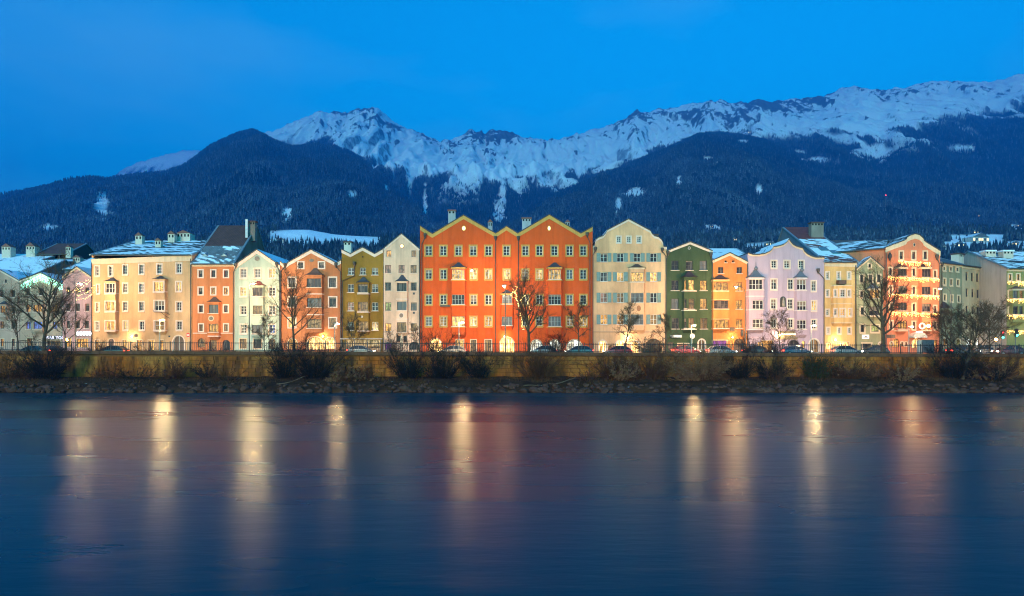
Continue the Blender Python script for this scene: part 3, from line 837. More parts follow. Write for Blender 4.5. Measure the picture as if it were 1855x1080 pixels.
class House:
    def __init__(s, name, label, px0, px1, Y0=110.0, Y1=None, crop='P', sty='white', group=None, base=STREET):
        Y1 = Y0 if Y1 is None else Y1
        s.P0 = Vector((px2x(px0, Y0), Y0)); s.P1 = Vector((px2x(px1, Y1), Y1))
        s.d = (s.P1-s.P0).normalized(); s.W = (s.P1-s.P0).length; s.base = base
        s.rz = math.atan2(s.d.y, s.d.x)
        mid = (s.P0+s.P1)/2
        s.root = empty(name, (mid.x, mid.y, base), s.rz)
        tag(s.root, label, 'house', group)
        s.crop = crop; s.sty = sty
        s.holes = []; s.bays = []; s.wins = []; s.label = label
    def c(s, x, y, crop=None):
        ox, oy, k = CROP[crop or s.crop]
        return ox+x/k, oy+y/k
    def m(s, x, y, crop=None, dy=0.0):
        """crop pixel -> local (x, z) on the facade plane, dy in front of it (negative = towards viewer)"""
        px, py = s.c(x, y, crop)
        u = (px-PXC)/FPX
        nrm = Vector((-s.d.y, s.d.x))      # into the building
        P = s.P0 + nrm*dy
        # solve t*(u,1) = P + k*d
        det = u*(-s.d.y) + s.d.x
        t = (P.x*(-s.d.y) + P.y*s.d.x)/det
        k = (Vector((t*u, t))-P).dot(s.d)
        return k - s.W/2, CAMZ-(py-PYH)/FPX*t - s.base
    def profile(s, pts, crop=None):
        s.top = [s.m(x, y, crop) for x, y in pts]
        s.top[0] = (-s.W/2, s.top[0][1]); s.top[-1] = (s.W/2, s.top[-1][1])
    def flat(s, y, crop=None, x=None):
        z = s.m(CROP[crop or s.crop][2]*0 if x is None else x, y, crop)[1]
        s.top = [(-s.W/2, z), (s.W/2, z)]
    def win(s, x, y, w, h, code='d', sty=None, bars=None, arch=False, dy=0.0, outer=True, crop=None, shut=False):
        sty = sty or s.sty; S = STY[sty]
        x0, z0 = s.m(x-w/2, y+h/2, crop, dy); x1, z1 = s.m(x+w/2, y-h/2, crop, dy)
        sw = S['sw'] if outer else 0
        z0 = max(z0, 0.15 if dy == 0 else z0)
        ww = max(0.35, x1-x0-2*sw); hh = max(0.35, z1-z0-(sw if arch else 2*sw))
        cx = (x0+x1)/2; zb = z0 + (0 if arch else sw)
        s.wins.append((cx, zb, ww, hh, code, sty, bars or S['bars'], arch, dy, shut))
    def row(s, y, h, items, **kw):
        for it in items:
            k = dict(kw)
            x, w, code = it[:3]
            if len(it) > 3: k.update(it[3])
            s.win(x, y, w, h, code, **k)
    def bay(s, x0, x1, yt, yb, depth=0.75, mat=None, roof=None, rmat=None, cant=0.3, ledges=(), crop=None, lmat=None, corbel=0.6):
        s.bays.append(dict(x0=x0, x1=x1, yt=yt, yb=yb, d=depth, mat=mat, roof=roof, rmat=rmat, cant=cant, ledges=ledges, crop=crop, lmat=lmat, corbel=corbel))
    def finish(s, wmat, depth=14.0, trim=None, trim_t=0.55, roof='gable', rmat=None, **rk):
        s.wmat = wmat
        lh = [[(cx+x, zb+z) for x, z in arch_pts(w, h, a)] for cx, zb, w, h, code, sty, bars, a, dy, sh in s.wins if dy == 0]
        mb = MB()
        outline = [(-s.W/2, 0), (s.W/2, 0)] + list(reversed(s.top))
        panel(mb, outline, lh, 0.0, 0.28)
        n = len(s.top)
        zl, zr = s.top[0][1], s.top[-1][1]
        W2 = s.W/2
        mb.add([(-W2, 0, 0), (-W2, depth, 0), (-W2, depth, zl), (-W2, 0, zl)], [(0, 1, 2, 3)])
        mb.add([(W2, 0, 0), (W2, depth, 0), (W2, depth, zr), (W2, 0, zr)], [(0, 3, 2, 1)])
        tri = geometry.tessellate_polygon([[Vector((p[0], p[1], 0)) for p in outline]])
        mb.add([(p[0], depth, p[1]) for p in outline], [tuple(t) for t in tri])
        if roof != 'gable':      # close the top under the roof
            mb.add([(p[0], y, p[1]-0.01) for y in (0.02, depth) for p in s.top], [(i, i+1, n+i+1, n+i) for i in range(n-1)])
        mb.build('wall', wmat, s.root)
        if roof == 'gable':
            rm = rmat or m_roof('roof_dark_snow', (0.06, 0.05, 0.045), 0.75)
            th = 0.16
            r_ = MB()
            top = [(p[0], p[1]+0.02) for p in s.top]
            vs = [(p[0], y, p[1]+dz) for y in (-0.22, depth) for dz in (0, th) for p in top]
            fs = []
            for i in range(n-1):
                fs += [(i, i+1, n+i+1, n+i), (2*n+i, 3*n+i, 3*n+i+1, 2*n+i+1), (n+i, n+i+1, 3*n+i+1, 3*n+i), (i, 2*n+i, 2*n+i+1, i+1)]
            fs += [(0, n, 3*n, 2*n), (n-1, 3*n-1, 4*n-1, 2*n-1)]
            r_.add(vs, fs).build('roof', rm, s.root)
        if trim:
            t = MB()
            a = s.top; b = offset_down(s.top, trim_t)
            vs = [(p[0], -0.14, p[1]) for p in a]+[(p[0], -0.10, p[1]) for p in b]+[(p[0], 0.03, p[1]) for p in a]+[(p[0], 0.03, p[1]) for p in b]
            fs = []
            for i in range(n-1):
                fs += [(i, i+1, n+i+1, n+i), (i, 2*n+i, 2*n+i+1, i+1), (n+i, n+i+1, 3*n+i+1, 3*n+i)]
            fs += [(0, n, 3*n, 2*n), (n-1, 3*n-1, 4*n-1, 2*n-1)]
            t.add(vs, fs).build('cornice', trim, s.root)
        # bays
        for B in s.bays:
            d = B['d']
            xa, zt = s.m(B['x0'], B['yt'], B['crop'], -d); xb, zb = s.m(B['x1'], B['yb'], B['crop'], -d)
            zb = max(zb, 0.3)
            c = B['cant']; fx0, fx1 = xa+c, xb-c
            bm_ = MB()
            bh = [[(cx+x, zz+z) for x, z in arch_pts(w, h, a)] for cx, zz, w, h, code, sty, bars, a, dy, sh in s.wins if dy == -d and fx0-0.3 < cx < fx1+0.3 and zb < zz < zt]
            allx = [p[0] for h_ in bh for p in h_]
            if allx: fx0 = min(fx0, min(allx)-0.06); fx1 = max(fx1, max(allx)+0.06)
            xa = min(xa, fx0-0.12); xb = max(xb, fx1+0.12)
            panel(bm_, [(fx0, zb), (fx1, zb), (fx1, zt), (fx0, zt)], bh, -d, 0.28)
            bm_.add([(xa, 0.05, zb), (fx0, -d, zb), (fx0, -d, zt), (xa, 0.05, zt)], [(0, 1, 2, 3)])
            bm_.add([(xb, 0.05, zb), (fx1, -d, zb), (fx1, -d, zt), (xb, 0.05, zt)], [(0, 3, 2, 1)])
            bm_.add([(xa, 0.05, zt), (fx0, -d, zt), (fx1, -d, zt), (xb, 0.05, zt)], [(0, 1, 2, 3)])
            k = B['corbel']
            bm_.add([(xa, 0.05, zb), (fx0, -d, zb), (fx1, -d, zb), (xb, 0.05, zb), (xa+0.3, 0.05, zb-k), (xb-0.3, 0.05, zb-k)], [(0, 1, 4), (1, 2, 5, 4), (2, 3, 5), (0, 4, 5, 3)])
            bm_.build('bay', B['mat'] or wmat, s.root)
            if B['roof']:
                za = s.m(B['x0'], B['roof'], B['crop'], 0)[1]
                rr = MB(); o = 0.2
                ex0, ex1 = fx0-o, fx1+o
                mx = (xa+xb)/2; hw = (xb-xa)*0.08
                zm = zt+(za-zt)*0.38; 
                q0 = [(xa-o, 0.02, zt+0.01), (ex0, -d-o, zt+0.01), (ex1, -d-o, zt+0.01), (xb+o, 0.02, zt+0.01)]
                q1 = [(mx+(p[0]-mx)*0.55, (p[1])*0.55, zm) for p in q0]
                q2 = [(mx-hw, 0.02, za), (mx-hw, -0.12, za), (mx+hw, -0.12, za), (mx+hw, 0.02, za)]
                vs = q0+q1+q2
                fs = [(i, i+1, i+5, i+4) for i in range(3)]+[(i+4, i+5, i+9, i+8) for i in range(3)]+[(0, 3, 2, 1), (8, 9, 10, 11), (3, 0, 4, 7), (7, 4, 8, 11)]
                rr.add(vs, fs).build('bay_roof', B['rmat'] or m_plain('bay_roof_slate', (0.045, 0.042, 0.045), 0.6), s.root)
                # cornice under the hood
                cm = MB()
                for z0_, z1_, o2 in ((zt-0.28, zt+0.005, 0.1),):
                    q = [(xa-o2, 0.04), (fx0-o2*0.7, -d-o2), (fx1+o2*0.7, -d-o2), (xb+o2, 0.04)]
                    cm.add([(p[0], p[1], z0_) for p in q]+[(p[0], p[1], z1_) for p in q], [(0, 1, 5, 4), (1, 2, 6, 5), (2, 3, 7, 6), (3, 2, 1, 0), (4, 5, 6, 7), (3, 0, 4, 7)])
                cm.build('bay_cornice', B['lmat'] or wmat, s.root)
            for yl in B['ledges']:
                z = s.m(B['x0'], yl, B['crop'], -d)[1]
                q = [(xa-0.07, 0.03), (fx0-0.05, -d-0.09), (fx1+0.05, -d-0.09), (xb+0.07, 0.03)]
                MB().add([(p[0], p[1], z-0.10) for p in q]+[(p[0], p[1], z+0.06) for p in q], [(0, 1, 5, 4), (1, 2, 6, 5), (2, 3, 7, 6), (3, 2, 1, 0), (4, 5, 6, 7), (3, 0, 4, 7)]).build('ledge', B['lmat'] or WHITE(), s.root)
        # windows
        for cx, zb, w, h, code, sty, bars, arch, dy, shut in s.wins:
            sur, frame, pane, sill = win_meshes(w, h, sty, bars, arch)
            loc = (cx, dy, zb)
            if sur is None:
                wo = link('window', frame, s.root, loc)
            else:
                wo = link('window', sur, s.root, loc)
                link('frame', frame, wo)
            link('pane', pane_mesh(w, h, arch, code), wo)
            if sill: link('sill', sill, wo)
            if shut:
                sm = m_plain('shutter_green', (0.15, 0.21, 0.19), 0.6)
                for sg in (-1, 1):
                    key = ('shut', round(h, 2))
                    if key not in WCACHE:
                        q = MB().box(-0.3, 0.3, -0.10, -0.05, 0, h)
                        for k in range(int(h/0.14)): q.box(-0.24, 0.24, -0.118, -0.095, 0.06+k*0.14, 0.14+k*0.14)
                        WCACHE[key] = q.mesh('shutter', sm)
                    link('shutter', WCACHE[key], wo, (sg*(w/2+0.20+0.34-0.2), 0, 0))
    # ---- extra parts
    def eroof(s, ridge_d, ridge_y, back_d=None, mat=None, overhang=0.35, crop=None, ridge_px=None, gable=None, parapet=None, two=None, eave_off=0.0):
        """pitched roof with its ridge parallel to the street"""
        ze = max(p[1] for p in s.top)+0.05+eave_off
        Yr = s.P0.y + ridge_d
        zr = CAMZ-(ridge_y-PYH)/FPX*Yr - s.base
        bd = back_d or ridge_d*1.75
        W2 = s.W/2
        o = overhang; sl = (zr-ze)/ridge_d; th = 0.22
        def slope(x0, x1, y0, y1, z0, z1):
            return [(x0, y0, z0), (x1, y0, z0), (x1, y1, z1), (x0, y1, z1), (x0, y0, z0+th), (x1, y0, z0+th), (x1, y1, z1+th), (x0, y1, z1+th)], [(0, 3, 2, 1), (4, 5, 6, 7), (0, 1, 5, 4), (1, 2, 6, 5), (2, 3, 7, 6), (3, 0, 4, 7)]
        if two:
            f_, m2 = two
            ym = ridge_d*f_; zm = ze+sl*ym
            MB().add(*slope(-W2, W2, -o, ym, ze-o*sl, zm)).build('lower_roof', m2, s.root)
            MB().add(*slope(-W2, W2, ym+0.01, ridge_d, zm+0.03, zr+0.03)).build('upper_roof', mat, s.root)
        else:
            MB().add(*slope(-W2, W2, -o, ridge_d, ze-o*sl, zr)).build('roof', mat, s.root)
        zb = ze-0.5
        MB().add(*slope(-W2, W2, ridge_d+0.01, bd, zr, zb)).build('rear_roof', mat, s.root)
        g = MB()
        for sg, inn in ((-1, 0.3), (1, -0.3)):
            xw = sg*W2
            p = [(0.02, ze-0.4), (0.02, ze), (ridge_d, zr), (bd, zb), (bd, ze-0.4-3)]
            n = len(p)
            vs = [(xw+sg*0.004, y, z) for y, z in p]+[(xw+inn, y, z) for y, z in p]
            tri = geometry.tessellate_polygon([[Vector((q[0], q[1], 0)) for q in p]])
            g.add(vs, [tuple(t) for t in tri]+[tuple(i+n for i in t) for t in tri]+[(i, (i+1) % n, (i+1) % n+n, i+n) for i in range(n)])
        g.build('gable_wall', gable or s.wmat, s.root)
        vg = MB()
        for sg in (-1, 1):
            xw = sg*(W2+0.02)
            hh = 0.34 if parapet else 0.26
            vg.add(*slope(xw-0.16, xw+0.16, -o-0.02, ridge_d, ze-o*sl+0.02, zr+hh-0.2))
            vg.add(*slope(xw-0.16, xw+0.16, ridge_d, bd, zr+hh-0.2, zb+0.02))
        vg.build('verge', parapet or m_plain('zinc', (0.24, 0.25, 0.27), 0.45, 0.4), s.root)
        gm = MB().tube([(-W2, -o-0.06, ze-o*sl+0.06), (W2, -o-0.06, ze-o*sl+0.06)], 0.09, 6)
        gm.build('gutter', m_plain('gutter_dark', (0.05, 0.045, 0.04), 0.5), s.root)
        s.ridge = (ridge_d, zr, ze)
    def chimney(s, px0, px1, pyt, pyb, dy, mat=None, cap=None, kind='cap', depth=None, crop='P'):
        """chimney standing on the roof, dy metres behind the front"""
        x0, zt = s.m(px0, pyt, crop, dy); x1, zb = s.m(px1, pyb, crop, dy)
        w = x1-x0; dp = depth or w*0.8
        mat = mat or WHITE()
        cx = (x0+x1)/2
        if kind == 'house':     # little gabled chimney house with smoke holes
            hb = zb+(zt-zb)*0.70
            o = MB().box(x0, x1, dy, dy+dp, zb-1.2, hb).build('chimney', mat, s.root)
            rr = MB().prism([(x0-0.1, hb), (x1+0.1, hb), (cx, zt)], dy-0.12, dy+dp+0.12)
            rr.build('chimney_roof', cap or m_plain('chimney_tile', (0.22, 0.06, 0.04), 0.7), o)
            hm = MB(); k = max(2, int(w/0.5))
            for i in range(k):
                a = x0+w*(i+0.28)/k; hm.box(a, a+w/k*0.45, dy-0.012, dy+0.05, hb-0.62, hb-0.15)
            hm.build('smoke_opening', GLASS['n'](), o)
        else:
            o = MB().box(x0, x1, dy, dy+dp, zb-1.2, zt-0.25).build('chimney', mat, s.root)
            MB().box(x0-0.12, x1+0.12, dy-0.12, dy+dp+0.12, zt-0.25, zt).build('chimney_cap', cap or m_plain('chimney_slab', (0.12, 0.06, 0.05), 0.8), o)
            hm = MB(); k = max(2, int(w/0.45))
            for i in range(k):
                a = x0+w*(i+0.2)/k; hm.box(a, a+w/k*0.5, dy-0.012, dy+0.05, zt-0.62, zt-0.30)
            hm.build('smoke_opening', GLASS['n'](), o)
    def pipe(s, pts, crop=None, hopper=True, r=0.075):
        q = [s.m(x, y, crop) for x, y in pts]
        P = [(x, -0.16, z) for x, z in q]
        P.append((P[-1][0], -0.16, 0.1))
        o = MB().tube(P, r, 6).build('downpipe', m_plain('pipe_dark', (0.05, 0.038, 0.03), 0.5), s.root)
        if hopper:
            MB().lathe([(0.09, -0.55), (0.26, -0.1), (0.30, 0.25), (0.24, 0.27)], (P[0][0], -0.2, P[0][2]+0.3), 8).build('rainwater_head', m_plain('pipe_dark', (0.05, 0.038, 0.03), 0.5), o)
    def medal(s, x, y, rx, ry, mat, ring=None, crop=None, name='medallion', dy=0.0):
        cx, cz = s.m(x, y, crop, dy); k = CROP[crop or s.crop][2]
        sc = s.P0.y/FPX/k
        if ring: MB().disc((cx, cz), rx*sc, ry*sc, dy-0.05, dy+0.03).build(name+'_frame', ring, s.root)
        MB().disc((cx, cz), rx*sc*(0.72 if ring else 1), ry*sc*(0.72 if ring else 1), dy-0.075, dy+0.02).build(name, mat, s.root)
    def band(s, y, x0, x1, t=0.12, mat=None, crop=None, name='string_course', proud=0.07, dy=0.0):
        a, z = s.m(x0, y, crop, dy); b, _ = s.m(x1, y, crop, dy)
        MB().box(a, b, dy-proud, dy+0.03, z-t/2, z+t/2).build(name, mat or WHITE(), s.root)
    def boxpart(s, name, x0, x1, y0, y1, d0, d1, mat, crop=None):
        a, zt = s.m(x0, y0, crop, d0); b, zb = s.m(x1, y1, crop, d0)
        return MB().box(a, b, d0, d1, zb, zt).build(name, mat, s.root)
    def pt(s, x, y, crop=None, dy=0.0):
        lx, lz = s.m(x, y, crop, dy)
        return s.root.matrix_basis @ Vector((lx, dy, lz))

zincm = lambda: m_roof('roof_zinc_snow', (0.14, 0.14, 0.15), 0.42)
snowm = lambda: m_roof('roof_slate_snowy', (0.07, 0.065, 0.065), 0.56)
darkm = lambda: m_roof('roof_dark_snow', (0.06, 0.05, 0.045), 0.75)
brownm = lambda: m_roof('roof_brown_tile', (0.10, 0.035, 0.025), 0.04)
redm = lambda: m_roof('roof_red_snow', (0.16, 0.045, 0.03), 0.42)

# --- cream four-row house with streaky snow roof
h = House('town_house', 'long cream house with six window columns and a streaky snow roof', 166, 348, 110, crop='A', sty='white')
h.profile([(664, 318), (1390, 292)])
W, w2 = 46, 76
h.row(403, 84, [(706, 42, 'd'), (802, 42, 'd')]); h.row(394, 80, [(908, 46, 'd')]); h.row(391, 80, [(1025, 46, 'd')]); h.row(388, 80, [(1155, 48, 'd')]); h.row(383, 82, [(1297, 50, 'd')])
h.row(535, 78, [(712, 32, 'd')]); h.row(527, 80, [(908, 46, 'd'), (1025, 48, 'c')]); h.row(516, 80, [(1296, 50, 'p')])
h.row(665, 74, [(707, 38, 'l')]); h.row(660, 78, [(908, 46, 'd'), (1025, 48, 'd'), (1297, 52, 'd')])
h.row(802, 74, [(705, 38, 'm')]); h.row(799, 76, [(910, 44, 'p'), (1029, 48, 'd'), (1299, 52, 'd')])
d = -0.7
h.row(528, 70, [(798, 68, 'd', dict(dy=d, bars=(3, 2)))], outer=False); h.row(660, 68, [(798, 66, 'l', dict(dy=d, bars=(2, 1)))], outer=False); h.row(800, 66, [(798, 66, 'l', dict(dy=d, bars=(2, 1)))], outer=False)
h.row(517, 70, [(1150, 70, 'p', dict(dy=d, bars=(2, 1)))], outer=False); h.row(655, 70, [(1155, 70, 'd', dict(dy=d, bars=(3, 2)))], outer=False); h.row(799, 66, [(1155, 70, 'm', dict(dy=d, bars=(2, 2)))], outer=False)
h.win(808, 925, 54, 70, 'k', 'shop', (2, 1), True); h.win(906, 945, 46, 90, 'p', 'shop', (2, 1)); h.win(1012, 945, 46, 90, 'l', 'shop', (2, 1)); h.win(1098, 945, 54, 90, 'p', 'shop', (2, 1)); h.win(1172, 945, 40, 90, 'l', 'shop', (1, 1))
h.win(1295, 930, 92, 128, 'r', 'white', (2, 1), True)
h.win(706, 940, 42, 80, 'l', 'shop', (2, 1))
h.bay(757, 838, 478, 840, 0.7, roof=452, ledges=(565, 697, 833), crop=None)
h.bay(1104, 1194, 462, 842, 0.7, roof=440, ledges=(553, 692, 833))
h.finish(m_plaster('plaster_cream', (0.64, 0.36, 0.18)), 24, CREAMT(), 0.9, roof='eaves')
h.eroof(13.0, 438, 25, snowm())
for a in ((245, 257, 421, 441, 9.0), (281, 291, 431, 448, 6.0), (304, 316, 418, 438, 11.0), (320, 344, 417, 436, 12.5)):
    h.chimney(*a, kind='house')
h.pipe([(1385, 315)], hopper=False); h.pipe([(668, 345)], hopper=False)
h.boxpart('house_number', 1220, 1232, 872, 884, -0.05, 0.01, m_plain('sign_black', (0.02, 0.02, 0.025), 0.4))
# wrought iron hanging sign
x, z = h.m(1190, 725)
MB().tube([(x+0.9, -0.05, z+0.1), (x+0.9, -0.9, z+0.35), (x+0.2, -1.3, z+0.45), (x-1.0, -1.3, z+0.5)], 0.04, 5).tube([(x+0.9, -0.05, z-0.5), (x+0.5, -0.9, z), (x+0.2, -1.3, z+0.42)], 0.035, 5).tube([(x-1.0, -1.3, z+0.5), (x-1.1, -1.3, z+0.75), (x-1.3, -1.3, z+0.8)], 0.03, 5).build('sign_bracket', iron, h.root)

CREAM = h
# --- orange house with tall brown roof
h = House('town_house', 'small orange house below a tall steep dark brown roof', 348.5, 424, 109.9, crop='B', sty='whbrown')
h.profile([(76, 350), (376, 350)])
h.row(424, 66, [(134, 46, 'd'), (226, 46, 'd'), (318, 46, 'd')]); h.row(549, 66, [(134, 46, 'd'), (226, 46, 'l'), (318, 46, 'l')])
h.row(678, 66, [(136, 46, 'd'), (317, 46, 'd')]); h.row(815, 66, [(137, 44, 'm'), (318, 44, 'm')])
h.row(679, 62, [(226, 70, 'c', dict(dy=-0.6, sty='brown', bars=(3, 1)))]); h.row(817, 58, [(227, 68, 'l', dict(dy=-0.6, sty='brown', bars=(3, 1)))])
h.win(140, 925, 56, 66, 'm', 'bare', (2, 1), True); h.win(226, 940, 50, 70, 'm', 'bare', (2, 2)); h.win(318, 940, 50, 76, 'd', 'bare', (2, 1), True)
h.bay(184, 268, 628, 880, 0.6, roof=592, rmat=m_plain('bay_roof_brown', (0.10, 0.05, 0.03), 0.6), ledges=(876,))
h.finish(m_plaster('plaster_orange', (0.580, 0.180, 0.065)), 18, CREAMT(), 0.5, roof='eaves')
h.eroof(9.8, 411, 17.5, brownm(), gable=m_plaster('firewall_brown', (0.20, 0.135, 0.095), 0.3), two=(0.42, zincm()))
h.medal(210, 748, 20, 20, m_plain('medallion_dark', (0.16, 0.12, 0.08)), CREAMT(), dy=-0.6)
h.band(855, 78, 180, 0.14); h.band(855, 272, 374, 0.14)
h.chimney(448, 462, 400, 424, 7.0, mat=m_plaster('chimney_plaster', (0.30, 0.20, 0.16)))
x0, zt = h.m(446, 398, 'P', 6.7)
MB().box(x0, x0+0.42, 6.3, 6.7, zt-3.8, zt).build('flue', m_plain('zinc', (0.24, 0.25, 0.27), 0.45, 0.4), h.root)
sk = MB()
for xx in (-2.0, 1.2):
    sk.add([(xx-0.5, 1.3, h.ridge[2]+1.3+0.02), (xx+0.5, 1.3, h.ridge[2]+1.3+0.02), (xx, 2.3, h.ridge[2]+2.1), (xx, 1.25, h.ridge[2]+1.75)], [(0, 1, 3), (1, 2, 3), (2, 0, 3), (0, 2, 1)])
sk.build('roof_vent', m_plain('zinc', (0.24, 0.25, 0.27), 0.45, 0.4), h.root)

# --- pale green gabled house
h = House('town_house', 'pale mint green gabled house with brown bay and a red bay roof', 424.5, 507.5, 110, crop='B', sty='white')
h.profile([(378, 372), (400, 352), (543, 252), (688, 352), (708, 366)])
h.row(420, 80, [(444, 60, 'c'), (546, 60, 'c'), (651, 60, 'p')]); h.row(554, 78, [(443, 60, 'p'), (652, 58, 'd')]); h.row(688, 76, [(445, 58, 'd'), (652, 58, 'c')]); h.row(824, 76, [(446, 58, 'd'), (652, 58, 'b')])
k = dict(dy=-0.6, sty='brown', bars=(3, 2))
h.row(555, 62, [(546, 74, 'd', k)]); h.row(686, 62, [(547, 70, 'm', k)]); h.row(827, 62, [(545, 78, 'c', k)])
h.win(442, 930, 60, 80, 'm', 'shop', (2, 1)); h.win(547, 930, 70, 80, 'd', 'shop', (2, 1)); h.win(652, 930, 50, 80, 'm', 'bare', (2, 1), True)
h.bay(504, 592, 508, 872, 0.6, roof=476, rmat=m_plain('bay_roof_red', (0.22, 0.05, 0.03), 0.7), ledges=(590, 720, 860))
h.finish(m_plaster('plaster_mint', (0.40, 0.45, 0.36)), 15, WHITE(), 0.6)
h.medal(543, 314, 17, 17, m_plain('medallion_dark', (0.16, 0.12, 0.08)), None)
h.pipe([(393, 372), (374, 415)]); h.pipe([(688, 365), (708, 410)])

# --- terracotta house
h = House('town_house', 'terracotta gabled house with broad central bay and two attic windows', 508, 618, 110, crop='B', sty='whbrown')
h.profile([(712, 336), (745, 366), (772, 344), (935, 252), (1098, 338), (1116, 350), (1152, 328)])
h.row(362, 58, [(860, 54, 'd'), (1010, 54, 'd')]); h.row(487, 86, [(796, 68, 'd'), (1090, 68, 'd')]); h.row(629, 86, [(796, 68, 'd'), (1091, 68, 'd')]); h.row(779, 84, [(796, 66, 'p'), (1091, 66, 'm')])
k = dict(dy=-0.7, sty='brown', bars=(4, 1))
h.row(490, 64, [(955, 104, 'd', k)]); h.row(633, 66, [(957, 104, 'c', k)]); h.row(786, 64, [(957, 104, 'm', k)])
h.win(965, 925, 130, 100, 'w', 'shop', (4, 1), True); h.win(1072, 925, 84, 90, 'w', 'shop', (2, 1), True); h.win(800, 930, 80, 80, 'l', 'shop', (2, 1), True)
h.bay(896, 1018, 433, 850, 0.7, roof=385, rmat=m_plain('bay_roof_brown', (0.10, 0.05, 0.03), 0.6), ledges=(570, 720), cant=0.35)
h.finish(m_plaster('plaster_terracotta', (0.500, 0.167, 0.065)), 15, WHITE(), 0.55)
h.medal(938, 328, 16, 11, m_plain('medallion_dark', (0.16, 0.12, 0.08)), None)
h.pipe([(748, 372), (716, 408)]); h.pipe([(1116, 372), (1150, 412)])

TERRA = h
# --- olive house
h = House('town_house', 'olive green house with wavy white roofline and small central bay', 619, 694, 110, crop='C', sty='plainw')
h.profile([(71, 308), (130, 338), (212, 294), (293, 338), (350, 306)])
h.row(453, 48, [(134, 42, 'd'), (213, 40, 'd'), (295, 42, 'd')]); h.row(567, 56, [(132, 42, 'd'), (295, 42, 'd')]); h.row(691, 56, [(132, 42, 'k'), (295, 42, 'd')]); h.row(823, 56, [(132, 42, 'd'), (296, 42, 'm')])
k = dict(dy=-0.6, sty='brown', bars=(3, 1))
h.row(565, 60, [(213, 66, 'd', k)]); h.row(690, 60, [(214, 66, 'm', k)]); h.row(822, 60, [(216, 66, 'm', k)])
h.win(120, 965, 60, 70, 'm', 'bare', (2, 1)); h.win(215, 965, 60, 90, 'm', 'shop', (2, 1)); h.win(300, 965, 50, 80, 'd', 'bare', (2, 1))
h.bay(176, 250, 528, 862, 0.6, roof=492, ledges=(604, 728, 856))
h.finish(m_plaster('plaster_olive', (0.29, 0.15, 0.024)), 15, WHITE(), 0.5)
h.medal(213, 356, 5, 5, GLASS['n'](), None, name='vent_hole'); h.medal(208, 760, 8, 8, WHITE(), None, dy=-0.6)
h.pipe([(158, 412), (158, 485), (76, 518)])
h.chimney(623, 636, 437, 458, 4.0, mat=WHITE())

# --- white pink house
h = House('town_house', 'narrow whitish gabled house with glowing round rosette in the gable', 695, 760.5, 110, crop='C', sty='brown')
h.profile([(355, 302), (475, 202), (598, 306)])
h.row(334, 44, [(389, 32, 'l'), (558, 32, 'm')]); h.row(438, 54, [(384, 40, 'k'), (475, 40, 'k'), (556, 40, 'm')]); h.row(556, 56, [(384, 40, 'd'), (556, 40, 'd')]); h.row(691, 56, [(385, 40, 'g'), (557, 40, 'c')]); h.row(831, 54, [(385, 40, 'l'), (557, 40, 'm')])
k = dict(dy=-0.6)
h.row(557, 60, [(476, 66, 'd', dict(k, bars=(3, 1)))]); h.row(688, 62, [(476, 64, 'c', dict(k, bars=(2, 1)))]); h.row(830, 66, [(475, 64, 'm', dict(k, bars=(2, 1)))])
h.win(384, 955, 50, 56, 'v', 'shop', (2, 1), True); h.win(560, 955, 70, 56, 'd', 'bare', (2, 1), True); h.win(455, 900, 30, 60, 'd', 'bare'); h.win(500, 900, 28, 60, 'd', 'bare')
h.bay(438, 514, 520, 865, 0.6, roof=478, ledges=(640, 718, 775))
h.finish(m_plaster('plaster_whitish', (0.76, 0.47, 0.32)), 15, WHITE(), 0.35)
h.medal(477, 283, 15, 15, m_emit('rosette_glow', (1.0, 0.72, 0.3), 2.2), m_plain('rosette_red', (0.45, 0.12, 0.06)))
h.medal(473, 751, 18, 20, m_plain('medallion_bronze', (0.22, 0.13, 0.09)), WHITE(), dy=-0.6)
for yy in (603, 733): h.boxpart('wall_vent', 551, 564, yy-7, yy+7, -0.06, 0.02, m_plain('vent_dark', (0.06, 0.05, 0.045)))
h.pipe([(597, 312)], hopper=False, r=0.1)

# --- large orange red double house
h = House('town_house', 'very wide orange red double gabled house with ochre window surrounds', 761, 1073.5, 110, crop='D', sty='ochre')
def C_(x, y): return ((600+x/3.725-880)*3.7235, y)
h.profile([C_(597, 150), C_(683, 203), C_(893, 77), C_(1110, 200), (140, 152), (215, 200), (428, 74), (640, 200), (722, 156)])
c = lambda x: C_(x, 0)[0]
R1 = [(c(x), 60, 'd') for x in (658, 757, 858, 958, 1061)]+[(140, 60, 'd')]+[(x, 58, 'd') for x in (267, 362, 463, 565, 658)]
h.row(313, 80, R1)
h.row(473, 80, [(c(658), 58, 'd'), (c(757), 58, 'd'), (c(961), 60, 'p'), (c(1061), 60, 'p'), (142, 60, 'p'), (265, 60, 'm'), (361, 58, 'p'), (565, 58, 'c'), (658, 58, 'd')])
h.row(644, 80, [(c(658), 58, 'd'), (c(757), 58, 'd'), (c(961), 58, 'd'), (c(1061), 60, 'd'), (267, 60, 'd'), (362, 58, 'd'), (565, 58, 'c'), (658, 58, 'd')])
h.row(790, 78, [(c(658), 58, 'c'), (c(757), 58, 'm'), (c(960), 60, 'p'), (c(1061), 60, 'l'), (265, 58, 'd'), (360, 58, 'd'), (567, 58, 'm'), (660, 58, 'p')])
k = dict(dy=-0.75, sty='grey', bars=(4, 2))
for xc, cd in ((c(857), ('p', 'd', 'p')), (465, ('p', 'd', 'c'))):
    for yy, code in zip((473, 643, 790), cd): h.win(xc, yy, 84, 66, code, **k)
h.win(143, 642, 66, 62, 'c', dy=-0.5, sty='grey', bars=(3, 2)); h.win(143, 788, 70, 60, 'c', dy=-0.5, sty='grey', bars=(3, 2))
